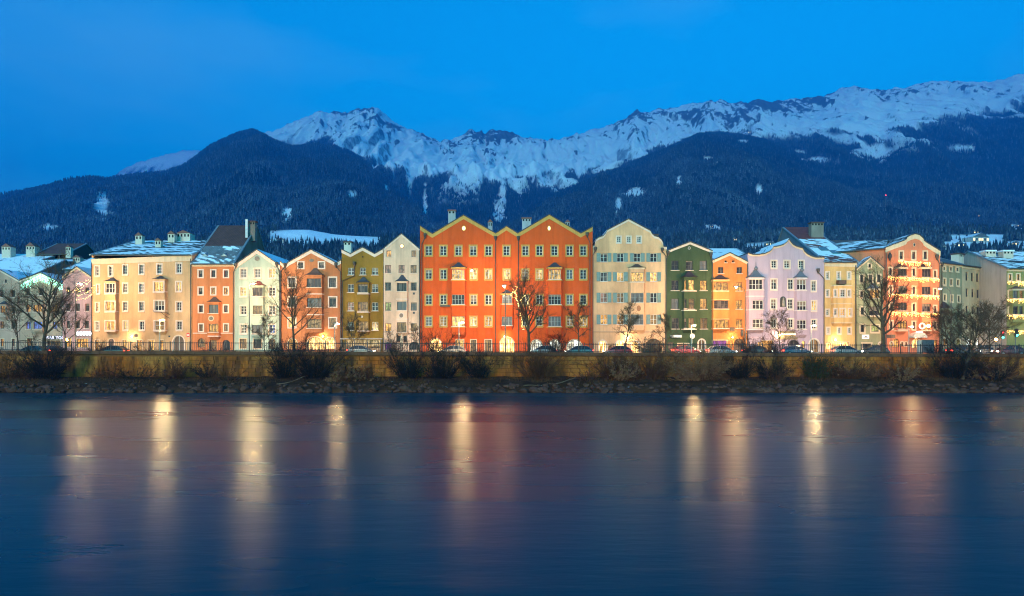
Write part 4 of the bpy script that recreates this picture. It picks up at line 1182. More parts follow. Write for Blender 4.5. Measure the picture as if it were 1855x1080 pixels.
h.win(c(705), 965, 92, 130, 'w', 'shop', (2, 1), True); h.win(c(868), 960, 60, 100, 'p', 'shop', (2, 2)); h.win(c(960), 960, 46, 100, 'm', 'shop', (2, 1)); h.win(c(1060), 960, 52, 100, 'm', 'shop', (2, 1))
h.win(143, 962, 108, 140, 'w', 'shop', (4, 2), True); h.win(342, 965, 84, 112, 's', 'shop', (3, 2), True); h.win(465, 965, 80, 112, 's', 'shop', (3, 2), True); h.win(598, 965, 112, 112, 's', 'shop', (3, 2), True)
wred = m_plaster('plaster_orange_red', (0.620, 0.086, 0.015), 0.12)
for a, b_ in ((c(806), c(910)), (413, 520)):
    h.bay(a, b_, 425, 880, 0.75, roof=394, ledges=(512, 680, 828), lmat=OCHRE(), cant=0.25)
h.bay(98, 188, 602, 828, 0.5, roof=580, ledges=(672,), lmat=OCHRE(), cant=0.2)
h.finish(wred, 16, OCHRE(), 0.62)
for xx in (c(895), 427): h.medal(xx, 163, 15 if xx < 200 else 12, 19, m_emit('medallion_glow', (1.0, 0.70, 0.30), 1.6), OCHRE())
h.pipe([(c(635), 222), (c(612), 268)]); h.pipe([(66, 240)]); h.pipe([(220, 240)]); h.pipe([(684, 215), (702, 262)])
wch = m_plaster('chimney_plaster_white', (0.45, 0.36, 0.34))
h.chimney(812, 825, 380, 405, 5, mat=wch, cap=m_plain('chimney_tile', (0.22, 0.06, 0.04), 0.7)); h.chimney(884, 892, 397, 416, 5, mat=wch, kind='house'); h.chimney(946, 962, 394, 414, 5, mat=wch, cap=m_plain('chimney_tile', (0.22, 0.06, 0.04), 0.7)); h.chimney(1024, 1032, 398, 412, 6, mat=wch, kind='house')
h.boxpart('flower_box', c(735), c(800), 680, 692, -0.35, -0.02, m_plain('planter', (0.06, 0.05, 0.03)))
H10 = h

# --- cream house with green shutters
h = House('town_house', 'cream house with grey green shutters and curved baroque gable', 1074, 1207.5, 110, crop='D', sty='plainw')
h.profile([(722, 285), (734, 280), (736, 256), (744, 240), (762, 227), (790, 217), (806, 200), (818, 178), (963, 103), (1110, 182), (1120, 202), (1136, 217), (1164, 225), (1184, 242), (1195, 262), (1197, 288), (1219, 292)])
h.row(238, 52, [(897, 40, 'c'), (965, 40, 'c'), (1034, 40, 'c')], sty='white')
for yy, hh, items in ((360, 58, [(797, 'd'), (908, 'd'), (1022, 'd'), (1132, 'd')]), (490, 62, [(797, 'd'), (908, 'p'), (1132, 'p')]), (631, 66, [(797, 'k'), (908, 'm'), (1132, 'd')]), (778, 66, [(797, 'l'), (908, 'l'), (1132, 'm')])):
    for xx, cd in items: h.win(xx, yy, 46, hh, cd, shut=True)
k = dict(dy=-0.6, sty='grey', bars=(3, 2))
h.win(1022, 491, 84, 64, 'p', **k); h.win(1022, 631, 84, 66, 'c', **k); h.win(1022, 778, 84, 70, 'c', **k)
h.win(788, 960, 66, 95, 'w', 'white', (1, 1), True); h.win(905, 955, 68, 84, 'w', 'white', (1, 1), True); h.win(1007, 962, 68, 90, 'w', 'white', (1, 1), True); h.win(1134, 965, 94, 118, 'r', 'bare', (2, 1), True); h.win(845, 975, 40, 50, 'm', 'bare', (1, 1), True)
h.bay(964, 1080, 428, 850, 0.6, roof=404, rmat=m_plain('bay_roof_brown', (0.10, 0.05, 0.03), 0.6), ledges=(528,), lmat=CREAMT())
h.finish(m_plaster('plaster_beige', (0.74, 0.39, 0.205)), 15, WHITE(), 0.32)
h.medal(1032, 703, 14, 20, m_plain('medallion_rust', (0.35, 0.12, 0.04)), None, dy=-0.6)
h.band(862, 724, 1216, 0.1, m_plain('band_grey', (0.2, 0.15, 0.1)))
h.pipe([(738, 312), (722, 345)]); h.pipe([(1190, 318), (1214, 352)])
h.chimney(1184, 1192, 424, 438, 6, mat=m_plaster('chimney_plaster', (0.30, 0.20, 0.16)))

BEIGE = h
# --- green house
h = House('town_house', 'dark green gabled house with white ledges round a narrow bay', 1207.5, 1290.5, 110, crop='E', sty='brown')
h.profile([(66, 262), (240, 196), (402, 262)])
h.row(364, 68, [(131, 52, 'd'), (235, 50, 'd'), (336, 52, 'c')]); h.row(509, 72, [(131, 52, 'd'), (338, 48, 'l')]); h.row(642, 76, [(131, 52, 'c'), (338, 48, 'l')]); h.row(784, 78, [(134, 52, 'd'), (340, 50, 'm')])
k = dict(dy=-0.8, bars=(2, 2))
for yy, cd in ((506, 'p'), (642, 'm'), (782, 'm')): h.win(250, yy, 40, 74, cd, **k)
for yy, cd in ((506, 'l'), (642, 'd'), (782, 'd')): h.win(207, yy, 14, 70, cd, dy=-0.8, bars=(1, 2))
h.win(325, 935, 62, 84, 'm', 'white', (2, 1), True); h.win(190, 955, 90, 60, 'm', 'shop', (3, 1)); h.win(100, 950, 40, 60, 'r', 'bare')
h.bay(188, 294, 448, 828, 0.8, roof=404, rmat=m_plain('bay_roof_maroon', (0.05, 0.025, 0.02), 0.6), ledges=(548, 688, 826), cant=0.2)
h.finish(m_plaster('plaster_green', (0.060, 0.080, 0.036)), 15, WHITE(), 0.35)
h.medal(234, 238, 10, 11, m_plain('rosette_dark', (0.1, 0.09, 0.07)), WHITE())
h.pipe([(78, 286), (66, 330)]); h.pipe([(390, 295), (402, 352)])
h.boxpart('shop_awning', 112, 180, 868, 886, -1.3, 0.0, m_plain('awning_white', (0.7, 0.66, 0.6)))

# --- orange small house
h = House('town_house', 'low bright orange gabled house with warmly lit broad windows', 1290.7, 1354.5, 110, crop='E', sty='brown')
h.profile([(405, 330), (528, 275), (655, 340)])
h.row(335, 16, [(500, 15, 'n', dict(bars=(1, 1))), (552, 15, 'n', dict(bars=(1, 1)))]); h.row(399, 46, [(463, 38, 'd'), (597, 38, 'd')])
h.row(517, 62, [(595, 46, 'l')]); h.row(647, 64, [(596, 46, 'l')]); h.row(787, 64, [(596, 46, 'l')])
k = dict(dy=-0.6, bars=(4, 2))
h.win(464, 517, 104, 62, 'l', **k); h.win(466, 647, 104, 62, 'd', **k); h.win(466, 787, 106, 62, 'l', **k)
h.win(455, 935, 112, 66, 'v', 'shop', (3, 1)); h.win(595, 945, 74, 104, 'r', 'bare', (2, 1), True); h.win(540, 935, 16, 50, 'p', 'bare')
h.bay(408, 526, 466, 828, 0.6, roof=432, rmat=m_plain('bay_roof_maroon', (0.05, 0.025, 0.02), 0.6), ledges=(548, 612, 680, 752, 822), lmat=m_plaster('trim_orange', (0.62, 0.33, 0.15)), cant=0.12)
h.finish(m_plaster('plaster_bright_orange', (0.620, 0.189, 0.052)), 14, CREAMT(), 0.42)
h.boxpart('coat_of_arms', 528, 564, 812, 838, -0.12, 0.01, m_plain('relief_dark', (0.09, 0.06, 0.035)))
x, z = h.m(606, 850); MB().tube([(x+0.3, -0.02, z+0.6), (x, -0.7, z+0.55)], 0.035, 5).box(x-0.22, x+0.22, -0.72, -0.62, z-0.55, z+0.4).build('hanging_sign', m_plain('sign_black', (0.02, 0.02, 0.025), 0.4), h.root)
h.pipe([(655, 350)], hopper=False, r=0.1)

ORNG = h
# --- lavender house
h = House('town_house', 'lavender house with pointed wavy gable and two turret bays', 1355, 1493, 110, crop='E', sty='white')
h.profile([(664, 278), (690, 288), (740, 289), (780, 281), (812, 268), (832, 252), (842, 233), (885, 226), (920, 214), (940, 197), (953, 175), (966, 197), (985, 216), (1010, 230), (1055, 243), (1064, 262), (1085, 283), (1115, 299), (1150, 309), (1200, 308), (1212, 310)])
h.row(355, 66, [(848, 52, 'd'), (942, 54, 'd'), (1046, 52, 'd')]); h.row(500, 86, [(848, 54, 'd'), (969, 52, 'd')]); h.row(512, 86, [(1136, 46, 'd')])
h.row(643, 84, [(846, 52, 'd'), (967, 50, 'd')]); h.row(656, 84, [(1138, 48, 'p')]); h.row(784, 76, [(848, 52, 'd'), (970, 50, 'd')]); h.row(790, 80, [(1138, 48, 'd')])
k = dict(dy=-0.9, sty='plainw', bars=(4, 2))
h.win(718, 501, 98, 74, 'd', **k); h.win(733, 648, 78, 64, 'd', dy=-0.9, sty='plainw', bars=(3, 2)); h.win(733, 785, 78, 62, 'd', dy=-0.9, sty='plainw', bars=(3, 2))
k = dict(dy=-0.6, sty='plainw', bars=(3, 2))
h.win(1049, 503, 66, 74, 'd', **k); h.win(1050, 655, 66, 66, 'd', **k); h.win(1050, 792, 66, 64, 'd', **k)
h.win(745, 945, 30, 50, 'l', 'bare', (2, 2)); h.win(800, 950, 90, 90, 'l', 'shop', (3, 1)); h.win(992, 945, 90, 84, 'd', 'bare', (2, 1), True); h.win(1062, 945, 24, 70, 'p', 'bare', (1, 1), True); h.win(1140, 945, 84, 110, 'm', 'white', (2, 1), True)
zc = m_plain('turret_zinc', (0.11, 0.115, 0.13), 0.5)
h.bay(664, 792, 452, 830, 0.9, roof=398, rmat=zc, ledges=(540, 586, 684, 828), lmat=m_plaster('trim_lilac', (0.62, 0.50, 0.50), 0.06), cant=0.5)
h.bay(1004, 1098, 452, 866, 0.6, roof=405, rmat=zc, ledges=(545, 690, 828), lmat=m_plaster('trim_lilac', (0.62, 0.50, 0.50), 0.06), cant=0.3)
h.finish(m_plaster('plaster_lavender', (0.47, 0.32, 0.37), 0.1), 12, CREAMT(), 0.22)
for xx, yy in ((716, 392), (1049, 402)):
    x, z = h.m(xx, yy); MB().lathe([(0.05, -0.3), (0.3, 0.0), (0.3, 0.25), (0.06, 0.5), (0.03, 1.2)], (x, -0.1, z), 8).build('finial', zc, h.root)
x, z0 = h.m(913, 665); _, z1 = h.m(913, 588)
MB().prism([(x+px_, z0+pz_) for px_, pz_ in arch_pts(0.95, z1-z0, True)], -0.06, 0.01).build('niche', m_plain('niche_dark', (0.06, 0.045, 0.03)), h.root)
MB().lathe([(0.22, 0), (0.26, 0.3), (0.2, 0.9), (0.13, 1.15), (0.14, 1.4), (0.02, 1.5)], (x, -0.22, z0+0.05), 8).build('niche_statue', m_plain('statue_stone', (0.25, 0.2, 0.15)), h.root)
h.pipe([(1165, 412), (1208, 460)])
# stone base of the lavender house
h.boxpart('stone_plinth', 880, 1020, 838, 900, -0.16, -0.005, m_plain('plinth_stone', (0.26, 0.18, 0.11), 0.9))
h.boxpart('lit_sign', 905, 1028, 857, 868, -0.34, -0.2, m_emit('sign_glow', (1.0, 0.78, 0.36), 3.5))

LAVEN = h
# --- yellow house with big roof behind
h = House('town_house', 'yellow house with snowy red roof and large chimney behind the lavender gable', 1493.2, 1551.5, 110.1, crop='G', sty='white')
h.profile([(66, 232), (370, 238)])
for yy, hh, xs_ in ((355, 78, (98, 202, 298)), (520, 74, (98,)), (700, 72, (98,)), (868, 72, (103, 206, 300))):
    for xx in xs_: h.win(xx, yy, 44, hh, 'd')
k = dict(dy=-0.6, outer=False)
h.win(240, 520, 44, 66, 'd', **k); h.win(172, 520, 18, 60, 'c', **k, bars=(1, 2)); h.win(300, 520, 18, 60, 'm', **k, bars=(1, 2)); h.win(240, 698, 44, 62, 'l', **k); h.win(308, 698, 24, 62, 'l', **k, bars=(1, 2)); h.win(172, 698, 18, 60, 'd', **k, bars=(1, 2))
h.win(108, 1010, 64, 74, 'w', 'shop', (1, 1), True); h.win(238, 1015, 130, 90, 'w', 'shop', (3, 1))
h.bay(148, 336, 445, 800, 0.6, ledges=(450, 560, 618, 745, 796), lmat=CREAMT(), cant=0.25)
h.finish(m_plaster('plaster_yellow', (0.70, 0.39, 0.15)), 26, CREAMT(), 0.7, roof='eaves')
h.eroof(16.7, 414, 25, m_roof('roof_red_tile', (0.17, 0.035, 0.025), 0.12), two=(0.62, m_roof('roof_red_snow', (0.16, 0.045, 0.03), 0.66)), gable=m_plaster('gable_grey', (0.17, 0.17, 0.19), 0.15))
h.chimney(1470, 1492, 402, 436, 11, mat=m_plaster('chimney_plaster', (0.30, 0.20, 0.16)), depth=1.2)
for a, b_, dd in ((-1.1, 0.3, 4.4), (0.2, 1.5, 2.9)):
    sl_ = (h.ridge[1]-h.ridge[2])/h.ridge[0]
    zz = h.ridge[2]+sl_*dd+0.24
    MB().add([(a, dd, zz), (b_, dd, zz), (b_, dd+1.4, zz+1.4*sl_), (a, dd+1.4, zz+1.4*sl_), (a, dd, zz+.14), (b_, dd, zz+.14), (b_, dd+1.4, zz+1.4*sl_+.14), (a, dd+1.4, zz+1.4*sl_+.14)], [(0,3,2,1),(4,5,6,7),(0,1,5,4),(1,2,6,5),(2,3,7,6),(3,0,4,7)]).build('skylight', m_plain('skylight_glass', (0.12, 0.16, 0.17), 0.1), h.root)
h.boxpart('balcony', 205, 275, 398, 436, -0.95, 0.0, m_plain('balcony_iron', (0.10, 0.05, 0.03)))
h.pipe([(356, 262)], hopper=False)

YELLOW = h
# --- pale green small house
h = House('town_house', 'small sage green gabled house behind a bare tree beside the pink house', 1551.8, 1603.3, 110, crop='G', sty='creamd')
h.profile([(368, 292), (495, 186), (634, 304)])
h.win(490, 265, 44, 56, 'd', bars=(1, 1)); h.row(385, 92, [(416, 54, 'd'), (497, 54, 'd'), (575, 54, 'd')])
h.row(530, 76, [(416, 50, 'd')]); h.row(686, 90, [(423, 56, 'd')]); h.row(849, 90, [(423, 58, 'd')])
h.win(535, 527, 92, 76, 'l', dy=-0.5, sty='brown', bars=(3, 2)); h.win(535, 686, 92, 80, 'd', dy=-0.5, sty='brown', bars=(2, 1)); h.win(540, 849, 92, 84, 'g', bars=(2, 1))
h.win(463, 1010, 106, 64, 'd', 'creamd', (3, 1)); h.win(590, 1005, 40, 70, 'm', 'white', (1, 1), True)
h.bay(478, 594, 478, 742, 0.5, roof=428, rmat=zc, ledges=(738,), lmat=CREAMT(), cant=0.15)
h.finish(m_plaster('plaster_sage', (0.340, 0.297, 0.163)), 14, CREAMT(), 0.3)
h.boxpart('shop_sign', 424, 486, 908, 946, -0.2, -0.02, m_emit('sign_white', (0.85, 0.75, 0.7), 0.7))
h.boxpart('sign_lettering', 432, 478, 932, 936, -0.21, -0.2, m_plain('sign_black', (0.02, 0.02, 0.025), 0.4))
x, z = h.m(455, 921, None, -0.2)
MB().prism([(x-0.28, z+0.02), (x-0.1, z-0.12), (x+0.1, z-0.12), (x+0.28, z+0.02), (x+0.08, z+0.0), (x, z+0.14), (x-0.08, z)], -0.215, -0.2).build('sign_emblem', m_plain('sign_black', (0.02, 0.02, 0.025), 0.4), h.root)

# --- pink house with light curtains
h = House('town_house', 'pink corner house wrapped in strings of golden icicle lights', 1603.6, 1703, 109.6, crop='G', sty='creamd')
h.profile([(636, 98), (720, 66), (806, 34), (828, 22), (836, 2), (866, -14), (912, -28), (952, -18), (985, 12), (992, 34), (1020, 54), (1150, 132)])
h.row(168, 92, [(785, 52, 'd'), (900, 52, 'd'), (1008, 52, 'd')])
XS = (684, 900, 1098)
for yy, a in ((320, 'd'), (490, 'd'), (648, 'd'), (816, 'd')):
    h.win(684+ (yy-320)*0.016, yy, 46, 90, a, bars=(1, 1)); h.win(902, yy+5, 46, 90, a, bars=(1, 1)); h.win(1100, yy+22 if yy < 700 else yy+5, 44, 84, a, bars=(1, 1))
k = dict(dy=-0.7, sty='brown', bars=(3, 1))
for yy, ca, cb in ((322, 'd', 'd'), (488, 'd', 'd'), (646, 'd', 'd'), (815, 'l', 'm')):
    h.win(797, yy, 82, 76, ca, **k); h.win(1020, yy+10, 82, 76, cb, **k)
h.win(735, 985, 58, 80, 'l', 'bare', (3, 1), True); h.win(695, 990, 30, 50, 'p', 'creamd', (1, 1), True); h.win(792, 990, 30, 50, 'p', 'creamd', (1, 1), True); h.win(830, 995, 34, 50, 'k', 'shop', (1, 1)); h.win(925, 985, 90, 90, 'w', 'shop', (2, 1), True); h.win(1100, 990, 40, 60, 'l', 'bare')
pinkm = m_plaster('plaster_pink', (0.62, 0.19, 0.095), 0.1)
for a, b_ in ((748, 846), (968, 1072)):
    h.bay(a, b_, 278, 872, 0.7, roof=248, rmat=m_plain('bay_roof_maroon', (0.05, 0.025, 0.02), 0.6), ledges=(870,), lmat=CREAMT(), cant=0.22)
h.finish(pinkm, 26, CREAMT(), 0.75, rmat=m_roof('roof_dark_half_snow', (0.05, 0.045, 0.045), 0.55))
h.medal(905, 70, 11, 18, GLASS['d'](), CREAMT(), name='oculus')
h.pipe([(640, 150), (640, 205)], hopper=False); h.pipe([(1110, 195), (1138, 250)])
x, z = h.m(665, 170); MB().lathe([(0.1, -0.9), (0.28, -0.4), (0.3, 0.1), (0.2, 0.15), (0.06, 0.5)], (x, -0.45, z), 8).build('wall_lantern', m_plain('lantern_black', (0.03, 0.02, 0.015)), h.root)
# angled wing of the pink house behind the sage house
W2 = h.W/2; zt = h.m(636, 106)[1]
wg = MB().add([(-W2+0.05, 0.25, 0), (-W2-8.5, 6.3, 0), (-W2-8.5, 6.3, zt), (-W2+0.05, 0.25, zt), (-W2-3, 16, 0), (-W2-3, 16, zt)], [(0, 1, 2, 3), (1, 4, 5, 2), (0, 3, 5, 4), (3, 2, 5)])
wg.build('wing_wall', pinkm, h.root)
MB().add([(-W2-0.1, -0.25, zt-0.1), (-W2-8.7, 5.9, zt-0.1), (-W2-4.6, 12.0, zt+2.3), (-W2+4.0, 6.2, zt+2.4), (-W2-0.1, -0.25, zt+0.12), (-W2-8.7, 5.9, zt+0.12), (-W2-4.6, 12.0, zt+2.5), (-W2+4.0, 6.2, zt+2.6)], [(0,1,2,3),(4,7,6,5),(0,4,5,1),(1,5,6,2),(2,6,7,3),(3,7,4,0)]).build('wing_roof', m_roof('roof_wing', (0.05, 0.045, 0.045), 0.5), h.root)
h.boxpart('lit_sign', 928, 982, 880, 898, -1.0, -0.85, m_emit('sign_cold_white', (0.85, 0.93, 1.0), 5.0))
x, z = h.m(950, 935, None, -1.0)
can = MB()
can.prism([(x+1.15*math.cos(math.pi*t/10), z+0.9*math.sin(math.pi*t/10)) for t in range(11)], -1.4, -0.02)
can.build('door_canopy', m_plain('canopy_cream', (0.6, 0.52, 0.42)), h.root)
x, z = h.m(975, 827, None, -0.72)
bmw = MB()
bmw.tube([(x+0.42*math.cos(2*math.pi*t/16), -0.85, z+0.42*math.sin(2*math.pi*t/16)) for t in range(17)], 0.12, 6)
bmw.build('wreath', m_emit('wreath_lights', (1.0, 0.85, 0.7), 0.9), h.root)
MB().lathe([(0.05, -0.2), (0.2, -0.1), (0.2, 0.1), (0.05, 0.2)], (x+1.0, -0.9, z), 10).build('lamp_globe', m_emit('lamp_globe_glow', (1.0, 0.50, 0.16), 260.0), h.root)
HOTEL = h

# --- receding houses to the right
h = House('town_house', 'grey green plain house turned away beside the pink house', 1703.3, 1742.5, 111, 114, crop='H', sty='creamd')
h.profile([(66, 240), (270, 262)])
for yy, hh, xs_ in ((290, 50, (106, 168, 228)), (413, 72, (108, 171, 234)), (563, 76, (112, 176, 240)), (715, 80, (240,))):
    for i, xx in enumerate(xs_): h.win(xx, yy+i*5, 34, hh, 'c' if yy < 300 else 'd', bars=(1, 1))
h.win(110, 980, 40, 90, 'l', 'shop', (2, 1)); h.win(235, 980, 46, 70, 'g', 'shop', (2, 1))
h.win(130, 700, 60, 60, 'm', dy=-0.7, sty='brown', bars=(3, 1))
h.bay(80, 190, 660, 740, 0.7, roof=600, rmat=m_plain('bay_roof_maroon', (0.05, 0.025, 0.02), 0.6), cant=0.2)
h.finish(m_plaster('plaster_grey_green', (0.280, 0.252, 0.155)), 18, CREAMT(), 0.3, roof='eaves')
h.eroof(8.5, 453, 15, m_roof('roof_slate_brown', (0.10, 0.085, 0.085), 0.25))
h.pipe([(75, 262)])
h = House('town_house', 'tall plain cream house with bare narrow windows on the receding right side', 1742.8, 1781, 114, 118.5, crop='H', sty='bare')
h.profile([(270, 268), (468, 292)])
for yy, hh, xs_ in ((365, 76, (316, 368, 416)), (516, 76, (318, 372, 420)), (675, 72, (319, 374, 422)), (820, 70, (322, 376))):
    for i, xx in enumerate(xs_): h.win(xx, yy+i*6, 24, hh, 'd', bars=(2, 1))
h.win(335, 980, 54, 80, 's', 'shop', (2, 1)); h.win(415, 975, 40, 80, 's', 'shop', (1, 1))
h.finish(m_plaster('plaster_cream_pale', (0.580, 0.396, 0.241)), 16, CREAMT(), 0.35, roof='eaves')
h.eroof(8.0, 470, 14, snowm())
h.chimney(1738, 1746, 458, 474, 2.5, mat=WHITE())
h = House('town_house', 'small white house with painted curved gable and dark bay roof', 1779.5, 1824, 117, 115, crop='H', sty='white')
h.profile([(456, 360), (480, 350), (500, 320), (530, 290), (562, 268), (600, 320), (618, 345), (648, 372), (690, 385)])
h.win(548, 420, 42, 60, 'd'); 
h.row(545, 86, [(475, 30, 'd'), (650, 26, 'c')]); h.row(700, 80, [(475, 30, 'd'), (655, 30, 'c')])
h.win(532, 545, 22, 74, 'd', dy=-0.7, sty='plainw', bars=(1, 2)); h.win(588, 547, 32, 74, 'd', dy=-0.7, sty='plainw', bars=(2, 2)); h.win(560, 700, 70, 66, 'd', dy=-0.7, sty='plainw', bars=(3, 2))
h.win(520, 960, 60, 80, 'l', 'shop', (2, 1), True); h.win(620, 960, 60, 80, 'p', 'shop', (2, 1), True)
h.bay(508, 640, 492, 770, 0.7, roof=460, rmat=m_plain('bay_roof_maroon', (0.05, 0.025, 0.02), 0.6), ledges=(588,), cant=0.3)
h.finish(m_plaster('plaster_white_lilac', (0.580, 0.423, 0.387)), 13, WHITE(), 0.25)
h.medal(548, 342, 14, 22, m_plain('medallion_rust', (0.35, 0.12, 0.04)), None)
for xx in (478, 626): h.medal(xx, 432, 10, 10, m_plain('medallion_dark', (0.16, 0.12, 0.08)), None, name='shield')
h.band(450, 462, 685, 0.16)
h = House('town_house', 'green house at the right edge hung with golden lights', 1824.5, 1930, 111, crop='H', sty='creamd')
h.profile([(690, 294), (1230, 300)])
for yy, cd in ((372, 'p'), (530, 'c'), (680, 'd')):
    h.win(718, yy, 46, 78, cd); h.win(794 if yy < 400 else 772+0, yy, 46, 78, cd, **({} if yy < 400 else dict(dy=-0.7, sty='brown', outer=False)))
    if yy > 400: h.win(824, yy, 34, 76, 'm' if yy < 600 else 'd', dy=-0.7, sty='brown', bars=(1, 1))
for xx in (930, 1020, 1110):
    for yy in (372, 530, 680): h.win(xx, yy, 46, 78, 'd')
h.bay(745, 860, 480, 790, 0.7, roof=455, ledges=(720,), lmat=CREAMT(), cant=0.15)
h.finish(m_plaster('plaster_leaf_green', (0.25, 0.24, 0.09)), 22, CREAMT(), 0.4, roof='eaves')
h.eroof(9.5, 457, 19, m_roof('roof_dark_half_snow', (0.05, 0.045, 0.045), 0.5), gable=m_plaster('gable_lilac', (0.50, 0.38, 0.31), 0.1))
MB().box(-h.W/2-0.06, -h.W/2-0.005, 0.15, 18.5, 0, h.ridge[2]-0.3).build('side_wall', m_plaster('gable_lilac', (0.50, 0.38, 0.31), 0.1), h.root)
h.chimney(1786, 1804, 453, 470, 6, mat=WHITE(), cap=m_plain('snow_cap', (0.75, 0.76, 0.8))); h.chimney(1818, 1836, 453, 473, 5, mat=WHITE(), cap=m_plain('snow_cap', (0.75, 0.76, 0.8)))
EDGE = h

# --- houses at the left edge, set back
h = House('town_house', 'pale gabled house cut by the left edge behind bare trees', -42, 35.5, 114, crop='I', sty='brown')
h.profile([(-200, 440), (0, 338), (174, 436)])
h.row(440, 30, [(52, 14, 'd')]); h.row(550, 62, [(15, 32, 'd'), (118, 32, 'd'), (-100, 32, 'd')]); h.row(690, 66, [(118, 32, 'd'), (-100, 32, 'm')]); h.row(830, 66, [(20, 34, 'm'), (118, 32, 'd'), (-100, 32, 'd')])
h.win(26, 690, 40, 62, 'l', dy=-0.5); h.win(22, 985, 40, 80, 'l', 'shop'); h.win(120, 985, 40, 80, 'm', 'shop')
h.bay(-18, 62, 645, 760, 0.5, roof=618, cant=0.15)
h.finish(m_plaster('plaster_rose_cream', (0.500, 0.324, 0.241)), 18, WHITE(), 0.3)
h = House('town_house', 'cream gabled house with mint green light curtain along its gable', 36, 113, 114, crop='I', sty='brown')
h.profile([(178, 436), (365, 366), (554, 464)])
h.row(535, 62, [(248, 34, 'd'), (368, 40, 'd'), (490, 34, 'd')]); h.row(680, 66, [(252, 38, 'l'), (486, 38, 'l')]); h.row(832, 64, [(254, 40, 'b'), (488, 40, 'b')])
h.win(335, 680, 72, 64, 'l', dy=-0.5, bars=(2, 1)); h.win(336, 832, 76, 64, 'b', dy=-0.5, bars=(2, 1))
h.win(265, 985, 60, 90, 'm', 'shop'); h.win(480, 1000, 130, 80, 'm', 'shop', (4, 1))
h.bay(294, 380, 640, 885, 0.5, cant=0.12)
h.finish(m_plaster('plaster_ecru', (0.480, 0.324, 0.224)), 18, WHITE(), 0.3)
MINT = h
h = House('town_house', 'pink gabled house with white neon sign over its shop', 113.3, 165.3, 113, crop='I', sty='brown')
h.profile([(557, 398), (688, 314), (812, 398)])
h.row(523, 58, [(608, 34, 'd'), (692, 34, 'd'), (776, 34, 'd')]); h.row(672, 66, [(608, 34, 'd'), (692, 36, 'd'), (776, 36, 'd')]); h.row(826, 66, [(608, 34, 'd'), (692, 36, 'd'), (772, 36, 'd')])
h.win(735, 990, 110, 90, 'l', 'shop', (4, 1)); h.win(610, 985, 60, 90, 'l', 'shop', (2, 1))
h.finish(m_plaster('plaster_pink_pale', (0.560, 0.297, 0.275)), 18, CREAMT(), 0.35)
# glowing sign letters, too blurred in the picture to read
x, z = h.m(680, 905, None, -0.25)
sg = MB().box(x-0.1, x+2.5, -0.2, -0.08, z-0.38, z+0.4).build('sign_panel', m_plain('sign_back', (0.35, 0.3, 0.3)), h.root)
for i in range(5):
    a = x+0.25+i*0.5
    MB().tube([(a+0.17*math.cos(2*math.pi*t/10), -0.26, z+0.24*math.sin(2*math.pi*t/10)) for t in range(11)], 0.075, 5).build('neon_letter', m_emit('neon_white', (0.95, 0.93, 1.0), 7.0), sg)
PINKL = h
def text_mesh(name, txt, size, mat):
    cu = bpy.data.curves.new(name, 'FONT'); cu.body = txt; cu.size = size; cu.extrude = 0.02; cu.align_x = 'CENTER'
    o = bpy.data.objects.new(name, cu); col.objects.link(o)
    dg = bpy.context.evaluated_depsgraph_get()
    me_ = bpy.data.meshes.new_from_object(o.evaluated_get(dg))
    bpy.data.objects.remove(o); me_.materials.append(mat)
    return me_
x, z = MINT.m(495, 942, None, -0.3)
sb = MINT.boxpart('sign_board', 425, 562, 925, 955, -0.25, -0.05, m_plain('sign_brown', (0.05, 0.03, 0.03)))
link('sign_lettering', text_mesh('sign_lettering', 'BAR YGO', 0.75, m_emit('letters_white', (0.9, 0.8, 0.95), 1.2)), sb, (x, -0.28, z-0.25), (R(90), 0, 0))

# --- roofs and houses behind the left corner
def rear_house(label, px0, px1, Y, eave_y, ridge_y, ridge_d, wm, rm, depth=None, chim=(), wins=()):
    h = House('rear_house', label, px0, px1, Y, crop='P', sty='brown', group=None)
    h.profile([(px0, eave_y), (px1, eave_y)])
    for w_ in wins: h.win(*w_)
    h.finish(wm, (depth or ridge_d*1.8), None, roof='eaves')
    h.eroof(ridge_d, ridge_y, depth or ridge_d*1.8, rm)
    for c_ in chim: h.chimney(*c_, kind='house')
    return h
snowy = m_roof('roof_snow_full', (0.09, 0.09, 0.1), 0.78)
rear_house('snow roofed house behind the left gables', -60, 62, 128, 499, 473, 9, m_plaster('rear_grey', (0.22, 0.19, 0.18)), snowy)
rear_house('far left snow roofed house with two chimney turrets', -60, 66, 146, 476, 462, 8, m_plaster('rear_lilac', (0.34, 0.27, 0.27)), snowy, chim=((3, 19, 441, 462, 4), (47, 63, 439, 464, 5)))
rear_house('grey block with flat snowy top behind the mint lit gable', 56, 123, 138, 476, 472, 8, m_plaster('rear_brown', (0.16, 0.12, 0.11)), snowy)
rear_house('dark brown timber attic house with hipped look and windows', 66, 121, 152, 461, 443, 7, m_plain('timber_brown', (0.07, 0.035, 0.025)), brownm(), wins=((84, 464.5, 13, 9, 'm'), (101, 464.5, 10, 9, 'm'), (113, 464.5, 9, 9, 'm')), depth=14)
rear_house('long snow covered roof behind the pink gable', 117, 172, 132, 489, 450, 18, m_plaster('rear_grey', (0.22, 0.19, 0.18)), snowy, depth=30, chim=((119, 128, 444, 458, 17), (132, 145, 462, 478, 8)))
# town roofs that show between the gables
rear_house('low dark roof between the green and the lavender gables', 1288, 1362, 135, 470, 452, 9, m_plaster('rear_grey', (0.22, 0.19, 0.18)), snowy)
rear_house('flat brown roofed long block behind the pink house', 1532, 1600, 150, 452, 437, 8, m_plaster('rear_brown', (0.16, 0.12, 0.11)), m_roof('roof_brown_bare', (0.11, 0.07, 0.06), 0.0))
print('houses', round(time.time()-T0, 1), len(bpy.data.objects))

